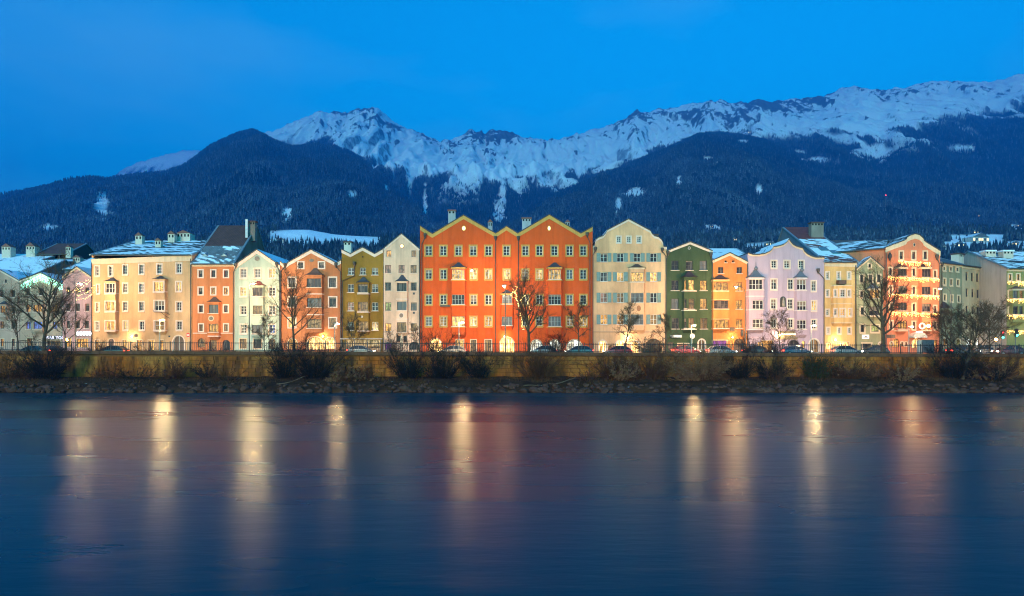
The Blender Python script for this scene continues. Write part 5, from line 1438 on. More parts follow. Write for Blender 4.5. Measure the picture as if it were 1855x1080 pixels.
# ------------------------------------------------------------------ strings of icicle lights
def light_string(name, label, house, pts, drop, colr, strength, n_per_m, crop=None, dy=-0.95, group=None, seed=1, br=0.042):
    r2 = random.Random(seed)
    P = [house.m(x, y, crop, dy) for x, y in pts]
    root = empty(name, house.root.matrix_basis @ Vector((P[0][0], dy, P[0][1])), house.rz)
    tag(root, label, 'fairy lights', group)
    x0, z0 = P[0]
    loc = [(x-x0, 0, z-z0) for x, z in P]
    MB().tube(loc, 0.02, 4).build('cable', m_plain('cable_dark', (0.03, 0.03, 0.03)), root)
    V, F = [], []
    oc = np.array([(1,0,0),(-1,0,0),(0,1,0),(0,-1,0),(0,0,1),(0,0,-1)], float)
    of = np.array([(0,2,4),(2,1,4),(1,3,4),(3,0,4),(2,0,5),(1,2,5),(3,1,5),(0,3,5)])
    for a, b in zip(loc[:-1], loc[1:]):
        a = Vector(a); b = Vector(b); Ln = (b-a).length
        for i in range(max(1, int(Ln*n_per_m))):
            p = a.lerp(b, r2.random())
            dl = drop*(0.35+0.65*abs(math.sin(i*2.4)))*r2.uniform(0.5, 1)
            k = 0.0
            while k < dl:
                q = np.array((p.x+r2.gauss(0, .03), r2.gauss(0, .06), p.z-k))
                F.append(of+len(V)*6); V.append(oc*br*r2.uniform(0.8, 1.5)+q)
                k += r2.uniform(0.14, 0.26)
        for i in range(int(Ln*11)):         # bulbs along the cable itself
            p = a.lerp(b, r2.random()); q = np.array((p.x, r2.gauss(0, .04), p.z-r2.uniform(0, .14)))
            F.append(of+len(V)*6); V.append(oc*br*1.2+q)
    me_ = np_mesh('bulb', np.concatenate(V), np.concatenate(F), m_emit('bulb_%s' % name, colr, strength))
    tag(link('bulb', me_, root), kind='stuff')
GOLD = (1.0, 0.52, 0.13)
for i, (y, x0, x1, wh) in enumerate(((222, 762, 1056, 'top'), (372, 662, 1140, 'second'), (532, 668, 1138, 'third'), (698, 672, 1140, 'lowest'))):
    light_string('icicle_lights', 'golden icicle light string, %s of the four on the pink house' % wh, HOTEL, [(x0, y-4), ((x0+x1)/2, y+6), (x1, y+14)], 0.9, GOLD, 7.5, 10.0, seed=i, group='icicle lights on the pink house')
for i, (y, wh) in enumerate(((415, 'top'), (578, 'second'), (728, 'third'), (872, 'lowest'))):
    light_string('icicle_lights', 'golden icicle light string, %s on the green house at the right edge' % wh, EDGE, [(696, y), (1000, y)], 0.8, GOLD, 7.5, 10.0, seed=10+i, group='icicle lights on the green house')
light_string('mint_icicle_lights', 'mint green light curtain along the gable of the cream house', MINT, [(184, 470), (260, 430), (365, 380), (460, 420), (556, 470)], 1.5, (0.35, 1.0, 0.72), 5.5, 13, seed=30, dy=-0.4)

# ------------------------------------------------------------------ street lamps
LAMPC = (1.0, 0.56, 0.22)
BULBC = (1.0, 0.70, 0.32)
dk = m_plain('lamp_post_grey', (0.10, 0.09, 0.075), 0.5)
ltpost = m_plain('lamp_post_pale', (0.38, 0.35, 0.28), 0.5)
def bulb_light(parent, loc, power, colr, r=0.16):
    l = bpy.data.lights.new('lamp_light', 'SPOT'); l.energy = power; l.color = colr; l.shadow_soft_size = r
    l.spot_size = R(172); l.spot_blend = 0.6          # the reflector throws the light across the street
    o = bpy.data.objects.new('lamp_light', l); col.objects.link(o); o.parent = parent; o.location = loc
    o.rotation_euler = Vector((0, -1, -0.1)).to_track_quat('Z', 'Y').to_euler()
    return o
def post_lamp(label, px, py, Y, power, colr=LAMPC, em=1800):
    X = px2x(px, Y); zt = py2z(py, Y); hgt = zt-STREET
    root = empty('street_lamp', (X-0.45, Y, STREET+0.1)); tag(root, label, 'street lamp', 'short lamps along the promenade')
    hgt -= 0.1
    MB().tube([(0, 0, 0), (0, 0, 0.8), (0, 0, hgt+0.05)], [0.09, 0.07, 0.055], 8).build('post', ltpost, root)
    MB().box(-0.1, 0.75, -0.13, 0.13, hgt+0.05, hgt+0.14).build('lamp_head', ltpost, root)
    MB().lathe([(0.04, -0.08), (0.15, -0.04), (0.17, 0.02), (0.10, 0.045)], (0.45, 0, hgt), 10).build('bulb', m_emit('lamp_bulb_%d' % em, BULBC, em), root)
    bulb_light(root, (0.45, 0, hgt-0.30), power, colr)
PW = 3900
for px, py, Y, lab, k, em in ((295, 580, 97, 'short lit street lamp before the arched door of the long cream house', 0.85, 3000), (612, 587, 97, 'short lit street lamp before the terracotta house', 0.9, 1300), (837, 585, 97, 'short lit street lamp before the left half of the orange red house', 1.0, 2600),
                          (1258, 590, 97, 'short lit street lamp before the green house', 1.6, 2000), (1475, 590, 97, 'short lit street lamp before the right edge of the lavender house', 1.0, 2300), (1652, 592, 97, 'short lit street lamp before the pink house with light strings', 0.8, 700)):
    post_lamp(lab, px, py, Y, PW*k, em=em)
def arm_lamp(label, pxp, pxh, py, Y, power, colr=LAMPC, em=1800, lit=True):
    X = px2x(pxp, Y); Xh = px2x(pxh, Y); zt = py2z(py, Y)-STREET; dx = Xh-X
    root = empty('tall_street_lamp', (X, Y, STREET)); tag(root, label, 'street lamp', 'tall curved street lamps')
    sg = 1 if dx > 0 else -1
    MB().tube([(0, 0, 0), (0, 0, zt*0.5), (0, 0, zt-0.9), (dx*0.12, 0, zt-0.3), (dx*0.45, 0, zt+0.12), (dx, 0, zt+0.1)], [0.11, 0.085, 0.07, 0.06, 0.05, 0.045], 8).build('post', dk, root)
    MB().add([(dx-0.45, -0.14, zt+0.02), (dx+0.45, -0.14, zt+0.02), (dx+0.45, 0.14, zt+0.02), (dx-0.45, 0.14, zt+0.02), (dx-0.3, -0.08, zt+0.2), (dx+0.3, -0.08, zt+0.2), (dx+0.3, 0.08, zt+0.2), (dx-0.3, 0.08, zt+0.2)],
             [(0,3,2,1),(4,5,6,7),(0,1,5,4),(1,2,6,5),(2,3,7,6),(3,0,4,7)]).build('lamp_head', dk, root)
    if lit:
        MB().lathe([(0.05, -0.14), (0.15, -0.10), (0.2, 0.0), (0.2, 0.018)], (dx, 0, zt), 10).build('bulb', m_emit('lamp_bulb_%d' % em, BULBC, em), root)
        bulb_light(root, (dx, 0, zt-0.36), power, colr)
    else:
        MB().lathe([(0.05, -0.10), (0.15, -0.07), (0.2, 0.0), (0.2, 0.018)], (dx, 0, zt), 10).build('lens', m_plain('lens_grey', (0.4, 0.42, 0.45), 0.3), root)
arm_lamp('tall street lamp beside the pink left house', 137, 146, 514, 103, PW*1.2, em=1600)
arm_lamp('tall curved street lamp before the mint green house', 451.5, 459, 514, 103, PW*0.9, em=3000)
arm_lamp('tall curved street lamp before the bright orange house', 1350, 1334, 520, 103, PW*0.8, em=1700)
arm_lamp('tall curved street lamp before the grey green house', 1723, 1703, 523, 103, PW*0.8, em=150)
arm_lamp('tall straight lamp post before the middle of the orange red house', 915.5, 913.5, 518, 103, PW*0.9, colr=(1.0, 0.75, 0.5), em=300)
# bracket lamp on the orange red facade
P = H10.pt(C_(948, 446)[0], 446, None, -3.0)
root = empty('bracket_lamp', P); tag(root, 'glaring lamp on a bracket before the upper windows of the orange red house', 'street lamp')
MB().tube([(0, 3.05, 0.5), (0, 1.5, 0.42), (0, 0, 0.22)], 0.04, 6).build('bracket', dk, root)
MB().lathe([(0.26, 0.0), (0.16, 0.14), (0.05, 0.22)], (0, 0, 0), 10).build('lamp_head', dk, root)
MB().lathe([(0.04, -0.16), (0.16, -0.10), (0.19, -0.01)], (0, 0, 0), 10).build('bulb', m_emit('bracket_bulb', LAMPC, 260), root)
bulb_light(root, (0, 0, -0.36), PW*0.05, LAMPC)
# lamps over shop arches
def wall_lamp(label, house, x, y, power, crop=None, colr=(1.0, 0.72, 0.36)):
    P = house.pt(x, y, crop, -0.35)
    root = empty('wall_lamp', P); tag(root, label, 'wall lamp')
    MB().tube([(0, 0.33, 0.1), (0, 0.1, 0.2), (0, 0, 0.12)], 0.02, 5).build('bracket', dk, root)
    MB().lathe([(0.03, -0.12), (0.13, -0.06), (0.13, 0.06), (0.03, 0.12)], (0, 0, 0), 8).build('bulb', m_emit('wall_bulb', colr, 30), root)
    bulb_light(root, (0, -0.35, 0), power, colr, 0.1)
wall_lamp('bright lamp over the central glass door of the orange red house', H10, 128, 893, 160)
wall_lamp('wall lamp over the entrance of the pink house', HOTEL, 920, 930, 160)

wall_lamp('added wall lamp over the shop arch of the terracotta house', TERRA, 1020, 878, 260)  # added to bring warm glow to the street front
wall_lamp('added wall lamp between the lit white arches of the shuttered house', BEIGE, 956, 905, 260)  # added likewise, for glow under the arches
wall_lamp('added wall lamp beside the arched door of the bright orange house', ORNG, 548, 885, 200)  # added for glow beside the door
wall_lamp('small wall lamp left of the glowing sign on the lavender house', LAVEN, 890, 868, 220)
wall_lamp('added wall lamp over the shop window of the yellow house', YELLOW, 170, 955, 220)  # added for glow at the shop front
wall_lamp('added wall lamp over the ground floor of the long cream house', CREAM, 955, 880, 260)  # added to brighten the ground floor

# ------------------------------------------------------------------ bare trees and bushes
def tubes_np(polys, n):
    """polys: list of (K,3) arrays with radii (K,), grouped by K"""
    groups = {}
    for p, r in polys: groups.setdefault(len(p), []).append((p, r))
    Vs, Fs, off = [], [], 0
    ang = np.arange(n)*2*math.pi/n
    for K, lst in groups.items():
        P = np.array([a for a, _ in lst]); Rr = np.array([b for _, b in lst])
        T = np.gradient(P, axis=1); T /= np.linalg.norm(T, axis=2, keepdims=True)+1e-9
        ref = np.where(np.abs(T[..., :1]) < 0.8, np.array([1., 0, 0]), np.array([0, 1., 0]))
        Uv = np.cross(T, ref); Uv /= np.linalg.norm(Uv, axis=2, keepdims=True)+1e-9
        Wv = np.cross(T, Uv)
        ring = P[:, :, None] + Rr[:, :, None, None]*(Uv[:, :, None]*np.cos(ang)[:, None]+Wv[:, :, None]*np.sin(ang)[:, None])
        Nn = len(lst)
        Vs.append(ring.reshape(-1, 3))
        idx = np.arange(Nn*K*n).reshape(Nn, K, n)
        a = idx[:, :-1]; b = idx[:, 1:]
        Fs.append(np.stack([a, np.roll(a, -1, 2), np.roll(b, -1, 2), b], -1).reshape(-1, 4)+off)
        off += Nn*K*n
    return np.concatenate(Vs), np.concatenate(Fs)
def branch(rs_, p, d, Ln, r, K, wig, up):
    pts = [p]; d = d/np.linalg.norm(d); st = Ln/(K-1)
    for i in range(K-1):
        d = d + rs_.normal(0, wig, 3) + np.array([0, 0, up]); d /= np.linalg.norm(d)
        pts.append(pts[-1]+d*st)
    return np.array(pts), np.linspace(r, max(r*0.35, 0.006), K)
def child_dir(rs_, d, spread):
    v = rs_.normal(0, 1, 3); v -= v.dot(d)*d; v /= np.linalg.norm(v)+1e-9
    return d*math.cos(spread)+v*math.sin(spread)
def bark(name, c):
    return m_plain(name, c, 0.9, var=0.35, scale=5)
BARK = bark('bark_brown', (0.11, 0.062, 0.034)); TWIG = bark('twig_brown', (0.14, 0.072, 0.036))
def bare_tree(label, px, Y, zbase, pytop, spread, r0, seed, lean=(0, 0), n1=13, split=0.3, n2=7, n3=6, n4=4, up=0.06, name='bare_tree', tw=1.0):
    rs_ = np.random.RandomState(seed)
    X = px2x(px, Y); H = py2z(pytop, Y)-zbase
    root = empty(name, (X, Y, zbase)); tag(root, label, 'tree', 'bare winter trees by the river')
    tr_, rad = branch(rs_, np.zeros(3)-[0, 0, 0.3], np.array([lean[0], lean[1], 1.0]), H*0.86, r0, 10, 0.07, 0.06)
    rad = np.linspace(r0, r0*0.18, 10); rad[0] = r0*1.25
    big = [(tr_, rad)]; tw_ = []
    for i in range(n1):
        t = split+(1-split)*(i+0.5)/n1
        k = t*9; a = int(min(k, 8)); p = tr_[a]+(tr_[a+1]-tr_[a])*(k-a)
        az = i*2.4+rs_.uniform(-.4, .4); elv = R(rs_.uniform(12, 42)+28*t)
        d_ = np.array([math.cos(az)*math.cos(elv), math.sin(az)*math.cos(elv)*0.8, math.sin(elv)])
        Ln = spread*(1.3-0.6*t)*rs_.uniform(0.75, 1.2)
        b1 = branch(rs_, p, d_, Ln, rad[a]*0.62, 7, 0.12, up); big.append(b1)
        for j in range(n2):
            t2 = 0.25+0.75*(j+rs_.rand())/n2; k2 = t2*6; a2 = int(min(k2, 5)); p2 = b1[0][a2]+(b1[0][a2+1]-b1[0][a2])*(k2-a2)
            dd = b1[0][a2+1]-b1[0][a2]; dd /= np.linalg.norm(dd)
            b2 = branch(rs_, p2, child_dir(rs_, dd, R(rs_.uniform(25, 55))), Ln*0.5*rs_.uniform(0.6, 1.1)*(1.15-0.5*t2), max(b1[1][a2]*0.55, 0.014*tw), 5, 0.14, up); tw_.append(b2)
            for q in range(n3):
                t3 = 0.2+0.8*(q+rs_.rand())/n3; k3 = t3*4; a3 = int(min(k3, 3)); p3 = b2[0][a3]+(b2[0][a3+1]-b2[0][a3])*(k3-a3)
                d3 = b2[0][a3+1]-b2[0][a3]; d3 /= np.linalg.norm(d3)
                b3 = branch(rs_, p3, child_dir(rs_, d3, R(rs_.uniform(20, 55))), Ln*0.24*rs_.uniform(0.6, 1.2), max(b2[1][a3]*0.6, 0.011*tw), 4, 0.15, up); tw_.append(b3)
                for q4 in range(n4):
                    a4 = rs_.randint(0, 3)
                    d4 = b3[0][a4+1]-b3[0][a4]; d4 /= np.linalg.norm(d4)
                    tw_.append(branch(rs_, b3[0][a4], child_dir(rs_, d4, R(rs_.uniform(20, 50))), Ln*0.13*rs_.uniform(0.6, 1.2), 0.009*tw, 3, 0.15, up))
    v, f = tubes_np(big, 7); link('trunk', np_mesh('trunk', v, f, BARK, True), root)
    v, f = tubes_np(tw_, 3); link('crown', np_mesh('crown', v, f, TWIG), root)
    return root
S_ = STREET+0.1
bare_tree('large spreading bare tree before the mint lit gable at the left', 78, 93, S_, 478, 5.6, 0.30, 1, n1=18, split=0.28)
bare_tree('thin bare tree near the left edge', 33, 92.5, S_, 535, 3.4, 0.12, 2, n1=13)
bare_tree('slender bare tree before the pink left house', 118, 93, S_, 545, 3.2, 0.12, 3, n1=13)
bare_tree('bare tree with a dark forked trunk before the terracotta house', 533, 92, S_, 500, 4.2, 0.20, 4, n1=16, lean=(-0.06, 0))
bare_tree('thin bare tree before the mint green house', 478, 93, S_, 575, 2.3, 0.08, 14, n1=11)
bare_tree('broad bare tree with thick trunk before the orange red house', 958, 94, S_, 503, 4.0, 0.26, 5, n1=20, split=0.33, up=0.04)
bare_tree('small bare tree before the right end of the orange red house', 1049, 94, S_, 540, 2.4, 0.13, 6, n1=14, split=0.4)
bare_tree('small round bare tree before the shuttered cream house', 1130, 94, S_, 549, 2.3, 0.13, 7, n1=14, split=0.42)
bare_tree('thin bare tree between the shuttered house and the green house', 1205, 94, S_, 562, 1.7, 0.10, 8, n1=12, split=0.4)
bare_tree('thin bare tree before the lavender house', 1413, 94, S_, 563, 2.6, 0.09, 9, n1=14, split=0.35)
bare_tree('large dark bare tree leaning before the sage house', 1601, 93, S_, 487, 4.9, 0.32, 10, n1=18, split=0.3, lean=(-0.08, 0))
bare_tree('dense twiggy tree growing before the grey green house', 1716, 92, S_, 560, 3.2, 0.11, 11, n1=16, n3=7)
bare_tree('leaning twiggy tree rooted on the bank at the right', 1742, 85.5, 1.3, 565, 4.6, 0.20, 12, n1=18, lean=(0.32, 0), n3=7, split=0.3)
bare_tree('dense twiggy tree near the right edge', 1795, 92, S_, 560, 3.4, 0.12, 13, n1=16, n3=7)
bare_tree('thin bare tree before the white pink house', 757, 94, S_, 588, 1.6, 0.07, 15, n1=10, n2=5)
bare_tree('small bare tree before the olive house', 640, 93, S_, 575, 2.4, 0.08, 16, n1=12)

bush_mats = {'dark': bark('twig_dark', (0.028, 0.018, 0.012)), 'brown': bark('twig_russet', (0.12, 0.042, 0.017)), 'pale': bark('twig_dry', (0.26, 0.11, 0.05)), 'green': m_plain('leaf_dark_green', (0.03, 0.045, 0.015), 0.8)}
def bush(label, px, py0, w_px, h_px, Y, zbase, kind, seed, n=70, group='bushes on the bank'):
    rs_ = np.random.RandomState(seed); lean_ = rs_.uniform(-0.45, 0.45); fan = rs_.uniform(0.8, 1.5)
    X = px2x(px, Y); sc = Y/FPX; w_ = w_px*sc/2*1.15; H = h_px*sc*1.12
    root = empty('bush', (X, Y, zbase)); tag(root, label, 'bush', group)
    st, tw_ = [], []
    for i in range(n):
        az = rs_.uniform(0, 2*math.pi); rr = math.sqrt(rs_.rand())
        p = np.array([math.cos(az)*w_*0.3*rr, math.sin(az)*min(w_, 1.6)*0.3*rr, -0.15])
        d_ = np.array([math.cos(az)*rr*w_/H*1.15*fan+lean_*rs_.uniform(0, 1), math.sin(az)*rr*0.6, 1.0])
        Ln = H*rs_.choice([0.45, 0.7, 0.95, 1.15])*rs_.uniform(0.75, 1.1)*(1.05-0.25*rr)*math.sqrt(1+(rr*w_/H)**2)
        b1 = branch(rs_, p, d_, Ln, 0.024, 6, 0.10, -0.01); st.append(b1)
        for j in range(9):
            a = rs_.randint(1, 5); dd = b1[0][a+1 if a < 5 else a]-b1[0][a-1]; dd /= np.linalg.norm(dd)
            b2 = branch(rs_, b1[0][a], child_dir(rs_, dd, R(rs_.uniform(20, 60))), Ln*rs_.uniform(0.15, 0.38), 0.014, 4, 0.15, 0.03); tw_.append(b2)
            for q in range(3):
                a2 = rs_.randint(0, 3); d2 = b2[0][a2+1]-b2[0][a2]; d2 /= np.linalg.norm(d2)
                tw_.append(branch(rs_, b2[0][a2], child_dir(rs_, d2, R(rs_.uniform(20, 60))), Ln*rs_.uniform(0.06, 0.16), 0.010, 3, 0.15, 0.0))
    v, f = tubes_np(st, 4); link('stem', np_mesh('stem', v, f, bush_mats['brown' if kind == 'green' else kind]), root)
    if kind in ('green', 'pale'):      # withered or evergreen leaves
        pts = np.concatenate([b[0] for b in tw_]); pts = pts[rs_.rand(len(pts)) < 0.8]
        n_ = len(pts); s_ = rs_.uniform(0.05, 0.11, (n_, 1))
        a = rs_.normal(0, 1, (n_, 3)); a /= np.linalg.norm(a, axis=1, keepdims=True); b = np.cross(a, rs_.normal(0, 1, (n_, 3))); b /= np.linalg.norm(b, axis=1, keepdims=True)
        vv = np.stack([pts-a*s_, pts+b*s_*0.5, pts+a*s_, pts-b*s_*0.5], 1).reshape(-1, 3)
        ff = np.arange(n_*4).reshape(-1, 4)
        tag(link('foliage', np_mesh('foliage', vv, ff, bush_mats[kind]), root), kind='stuff')
    v, f = tubes_np(tw_, 3); link('twigs', np_mesh('twigs', v, f, bush_mats['brown' if kind == 'green' else kind]), root)
for i, b in enumerate((
    ('large dark bush hanging against the wall at the left', 82, 690, 130, 66, 85.6, 1.3, 'dark', 110), ('round brown bush before the wall below the orange house', 318, 690, 46, 36, 86, 1.35, 'brown', 60),
    ('dark tall bush below the mint green house', 512, 690, 50, 60, 86, 1.35, 'dark', 70), ('big dark tangled bush below the terracotta house', 568, 690, 90, 62, 85.6, 1.3, 'dark', 100), ('dark bush below the whitish gabled house', 738, 690, 62, 56, 86, 1.35, 'dark', 90),
    ('long dark bush below the left end of the orange red house', 800, 690, 90, 52, 86, 1.35, 'dark', 90), ('dark brown bush below the orange red gable', 868, 690, 70, 50, 86, 1.35, 'dark', 70), ('spiky brown bush with upright stems under the thick trunked tree', 975, 692, 96, 72, 85.6, 1.25, 'brown', 70),
    ('low brown bush below the shuttered house', 1110, 692, 80, 48, 86, 1.35, 'brown', 70), ('broad brown bush below the end of the shuttered house', 1180, 692, 84, 52, 86, 1.35, 'brown', 80), ('pale withered bush with dry leaves below the green house', 1262, 694, 96, 56, 85.2, 1.25, 'pale', 90),
    ('dark bush below the bright orange house', 1340, 690, 66, 46, 86, 1.35, 'dark', 70), ('dark bush below the left of the lavender house', 1400, 690, 72, 44, 86, 1.35, 'dark', 70), ('dark evergreen shrub below the right of the lavender house', 1478, 688, 46, 42, 86, 1.35, 'green', 70),
    ('brown bush below the yellow house', 1540, 690, 84, 34, 86.2, 1.35, 'brown', 60), ('large dark bush at the foot of the leaning tree', 1735, 692, 110, 56, 86, 1.35, 'dark', 90), ('brown thicket bush near the right edge', 1808, 692, 90, 52, 86, 1.35, 'brown', 80),
    ('small brown bush on the bank left of the long cream house', 200, 690, 60, 24, 86.4, 1.4, 'brown', 40), ('small dark bush on the bank below the long cream house', 376, 690, 40, 28, 86.4, 1.4, 'dark', 40), ('low brown bush on the bank below the pink house', 1640, 690, 90, 30, 86.4, 1.35, 'brown', 50),
    ('low dark bush at the left edge of the bank', 18, 694, 60, 30, 86, 1.35, 'dark', 50), ('low brown bush on the bank below the olive house', 655, 692, 50, 18, 86.2, 1.35, 'brown', 40))):
    bush(b[0], b[1], b[2], b[3], b[4], b[5], b[6], b[7], 60+i, b[8])
for i, b in enumerate((('clipped bush on the promenade before the long cream house', 265, 60, 18, 'brown'), ('bush on the promenade before the pink left house', 180, 26, 30, 'brown'), ('dark bush on the promenade before the mint house', 500, 40, 26, 'dark'), ('bush on the promenade before the terracotta house', 545, 60, 34, 'dark'), ('thin bush before the door of the whitish house', 712, 36, 44, 'brown'),
    ('thin bush on the promenade before the left arch of the orange red house', 790, 50, 50, 'brown'), ('dark round bush before the arches of the orange red house', 1008, 40, 42, 'dark'), ('bush before the ivy arch of the shuttered house', 1178, 50, 36, 'pale'), ('thin bush between the bright orange and the lavender house', 1360, 36, 44, 'brown'), ('bush before the stone base of the lavender house', 1398, 34, 36, 'brown'), ('low hedge bush before the orange house', 390, 70, 16, 'dark'), ('low hedge bush before the sage house', 1700, 50, 24, 'dark'))):
    bush(b[0], b[1], 0, b[2], b[3], 91.5, S_, b[4], 200+i, 45, group='bushes on the promenade')

HN = [(0, 36, 'pale house at the left edge'), (36, 113, 'mint lit gable'), (113, 166, 'pink left house'), (166, 348, 'long cream house'), (348, 424, 'orange house'), (424, 508, 'mint green house'), (508, 618, 'terracotta house'), (618, 694, 'olive house'), (694, 761, 'whitish house'), (761, 917, 'left half of the orange red house'), (917, 1074, 'right half of the orange red house'),
      (1074, 1207, 'shuttered cream house'), (1207, 1290, 'green house'), (1290, 1355, 'bright orange house'), (1355, 1493, 'lavender house'), (1493, 1552, 'yellow house'), (1552, 1603, 'sage house'), (1603, 1703, 'pink house'), (1703, 1743, 'grey green house'), (1743, 1781, 'narrow windowed cream house'), (1781, 1824, 'small white house'), (1824, 1855, 'green house at the right edge')]
rq = random.Random(77); seen = set()
for i in range(120):
    px_ = rq.choice((rq.uniform(690, 1460), rq.uniform(1500, 1850), rq.uniform(5, 690)))
    Y_b = rq.uniform(84.2, 87.3); kd = rq.choice(('brown', 'brown', 'dark', 'pale')); hp = rq.uniform(10, 36)
    a_, b_, nm = next(q for q in HN if q[0] <= px_ <= q[1] or q is HN[-1])
    lb = '%s %s scrub below the %s of the %s' % ('low' if hp < 22 else 'tall', {'brown': 'brown', 'dark': 'blackish', 'pale': 'pale dry'}[kd], 'left' if px_ < (a_+b_)/2 else 'right', nm)
    if lb in seen: continue
    seen.add(lb)
    if len(seen) > 44: break
    bush(lb, px_, 0, rq.uniform(24, 80), hp, Y_b, float(np.interp(Y_b, by, bz)), kd, 500+i, rq.randint(14, 34), group='low scrub along the wall')

# lights wound through branches, and added bulbs for lamp-lit twigs
def branch_lights(label, Y, strands, seed):
    r2 = random.Random(seed); x0, y0 = strands[0][0]
    O = Vector((px2x(x0, Y), Y, py2z(y0, Y)))
    root = empty('branch_lights', O); tag(root, label, 'fairy lights')
    oc = np.array([(1,0,0),(-1,0,0),(0,1,0),(0,-1,0),(0,0,1),(0,0,-1)], float)
    of = np.array([(0,2,4),(2,1,4),(1,3,4),(3,0,4),(2,0,5),(1,2,5),(3,1,5),(0,3,5)])
    V, F, cb = [], [], MB()
    for st in strands:
        P = [Vector((px2x(x, Y), Y+r2.uniform(-.3, .3), py2z(y, Y)))-O for x, y in st]
        cb.tube(P, 0.012, 3)
        for a, b in zip(P[:-1], P[1:]):
            for i in range(max(2, int((b-a).length*9))):
                q = np.array(a.lerp(b, r2.random())) + np.array([r2.gauss(0, .05) for _ in range(3)])
                F.append(of+len(V)*6); V.append(oc*0.035*r2.uniform(.8, 1.4)+q)
    cb.build('cable', m_plain('cable_dark', (0.03, 0.03, 0.03)), root)
    tag(link('bulb', np_mesh('bulb', np.concatenate(V), np.concatenate(F), m_emit('branch_bulb', (1.0, 0.72, 0.25), 7.0)), root), kind='stuff')
branch_lights('golden lights wound round the left branches of the thick trunked tree', 93.6, [[(948, 600), (944, 575), (938, 550), (934, 530), (928, 522)], [(936, 535), (930, 528), (925, 535), (934, 540)], [(940, 552), (932, 532), (938, 520), (931, 519)], [(942, 545), (950, 535), (955, 545), (960, 560)]], 5)
branch_lights('added golden bulb strands imitating lamp-lit twigs beside the tall lamp before the pink left house', 100, [[(128, 528), (145, 522), (160, 512), (165, 509)], [(140, 536), (155, 531), (168, 520), (170, 516)], [(138, 544), (156, 541), (172, 530), (175, 526)], [(146, 516), (155, 508), (163, 508)], [(120, 526), (136, 530), (150, 526)]], 6)  # added bulbs imitate the lamp's light on twigs

# dry grass on the bank: nobody could count it
rs_ = np.random.RandomState(9); n_ = 26000
gx = rs_.uniform(-75, 75, n_); gy = 81.6+rs_.rand(n_)**0.8*6.2
dens = fbm(gx/5, gy/3, 3); kp = rs_.rand(n_) < np.clip(0.35+dens*1.6, 0.03, 1); gx, gy = gx[kp], gy[kp]; n_ = len(gx)
gz = np.interp(gy, by, bz)-0.05; hh_ = rs_.uniform(0.12, 0.5, n_); az = rs_.uniform(0, 6.3, n_)
ax, ay = np.cos(az)*0.02, np.sin(az)*0.02
tipx = gx+rs_.normal(0, 0.16, n_); tipy = gy+rs_.normal(0, 0.12, n_)
gv = np.stack([np.stack([gx-ax, gy-ay, gz], -1), np.stack([gx+ax, gy+ay, gz], -1), np.stack([tipx, tipy, gz+hh_], -1)], 1).reshape(-1, 3)
tag(link('dry_grass', np_mesh('dry_grass', gv, np.arange(n_*3).reshape(-1, 3), m_plain('dry_grass', (0.15, 0.055, 0.016), 0.9, var=0.4, scale=0.7))), 'dry brown grass on the river bank', 'grass', kind='stuff')
# driftwood
for i, (px, Y, Ln, a, lab) in enumerate(((585, 82.6, 4.2, -0.2, 'pale driftwood branch lying on the bank below the terracotta house'), (527, 82.2, 3.4, 0.05, 'thin straight driftwood stick on the bank below the mint house'), (975, 81.6, 3.6, 0.1, 'pale forked driftwood at the water below the orange red house'), (1025, 82.4, 2.6, 0.35, 'small driftwood branch slanting on the bank below the orange red house'))):
    rr = np.random.RandomState(300+i); root = empty('driftwood', (px2x(px, Y), Y, float(np.interp(Y, by, bz))+0.12), a); tag(root, lab, 'driftwood')
    b1 = branch(rr, np.array([-Ln/2, 0, 0.0]), np.array([1, 0, 0.04]), Ln, 0.075, 8, 0.07, -0.01)
    tw_ = [branch(rr, b1[0][k], np.array([0.8, rr.normal(0, .5), rr.uniform(0.1, .5)]), Ln*0.3, 0.03, 5, 0.12, 0) for k in (3, 4, 5, 6)]
    dm = m_plain('driftwood', (0.15, 0.085, 0.05), 0.85)
    v, f = tubes_np([b1], 6); link('stem', np_mesh('stem', v, f, dm), root); v, f = tubes_np(tw_, 4); link('twigs', np_mesh('twigs', v, f, dm), root)
print('plants', round(time.time()-T0, 1))

# ------------------------------------------------------------------ cars
glass_c = m_plain('car_glass', (0.02, 0.022, 0.025), 0.08, var=0.1)
tyre_m = m_plain('tyre', (0.02, 0.02, 0.02), 0.9); rim_m = m_plain('rim', (0.35, 0.35, 0.36), 0.35, 0.8)
def car_mats(c):
    nm = 'car_paint_%d_%d_%d' % tuple(int(x*255) for x in c)
    m = m_plain(nm, c, 0.28, 0.0, var=0.05)
    m.node_tree.nodes['Principled BSDF'].inputs['Coat Weight'].default_value = 0.6
    return m
def loft(stations, ring):
    mb = MB(); n = len(ring(stations[0]))
    for s_ in stations: mb.v.extend(ring(s_))
    for i in range(len(stations)-1):
        for k in range(n):
            k2 = (k+1) % n
            mb.f.append((i*n+k, i*n+k2, (i+1)*n+k2, (i+1)*n+k))
    mb.f.append(tuple(range(n))); mb.f.append(tuple((len(stations)-1)*n+k for k in reversed(range(n))))
    return mb
CAR = {}
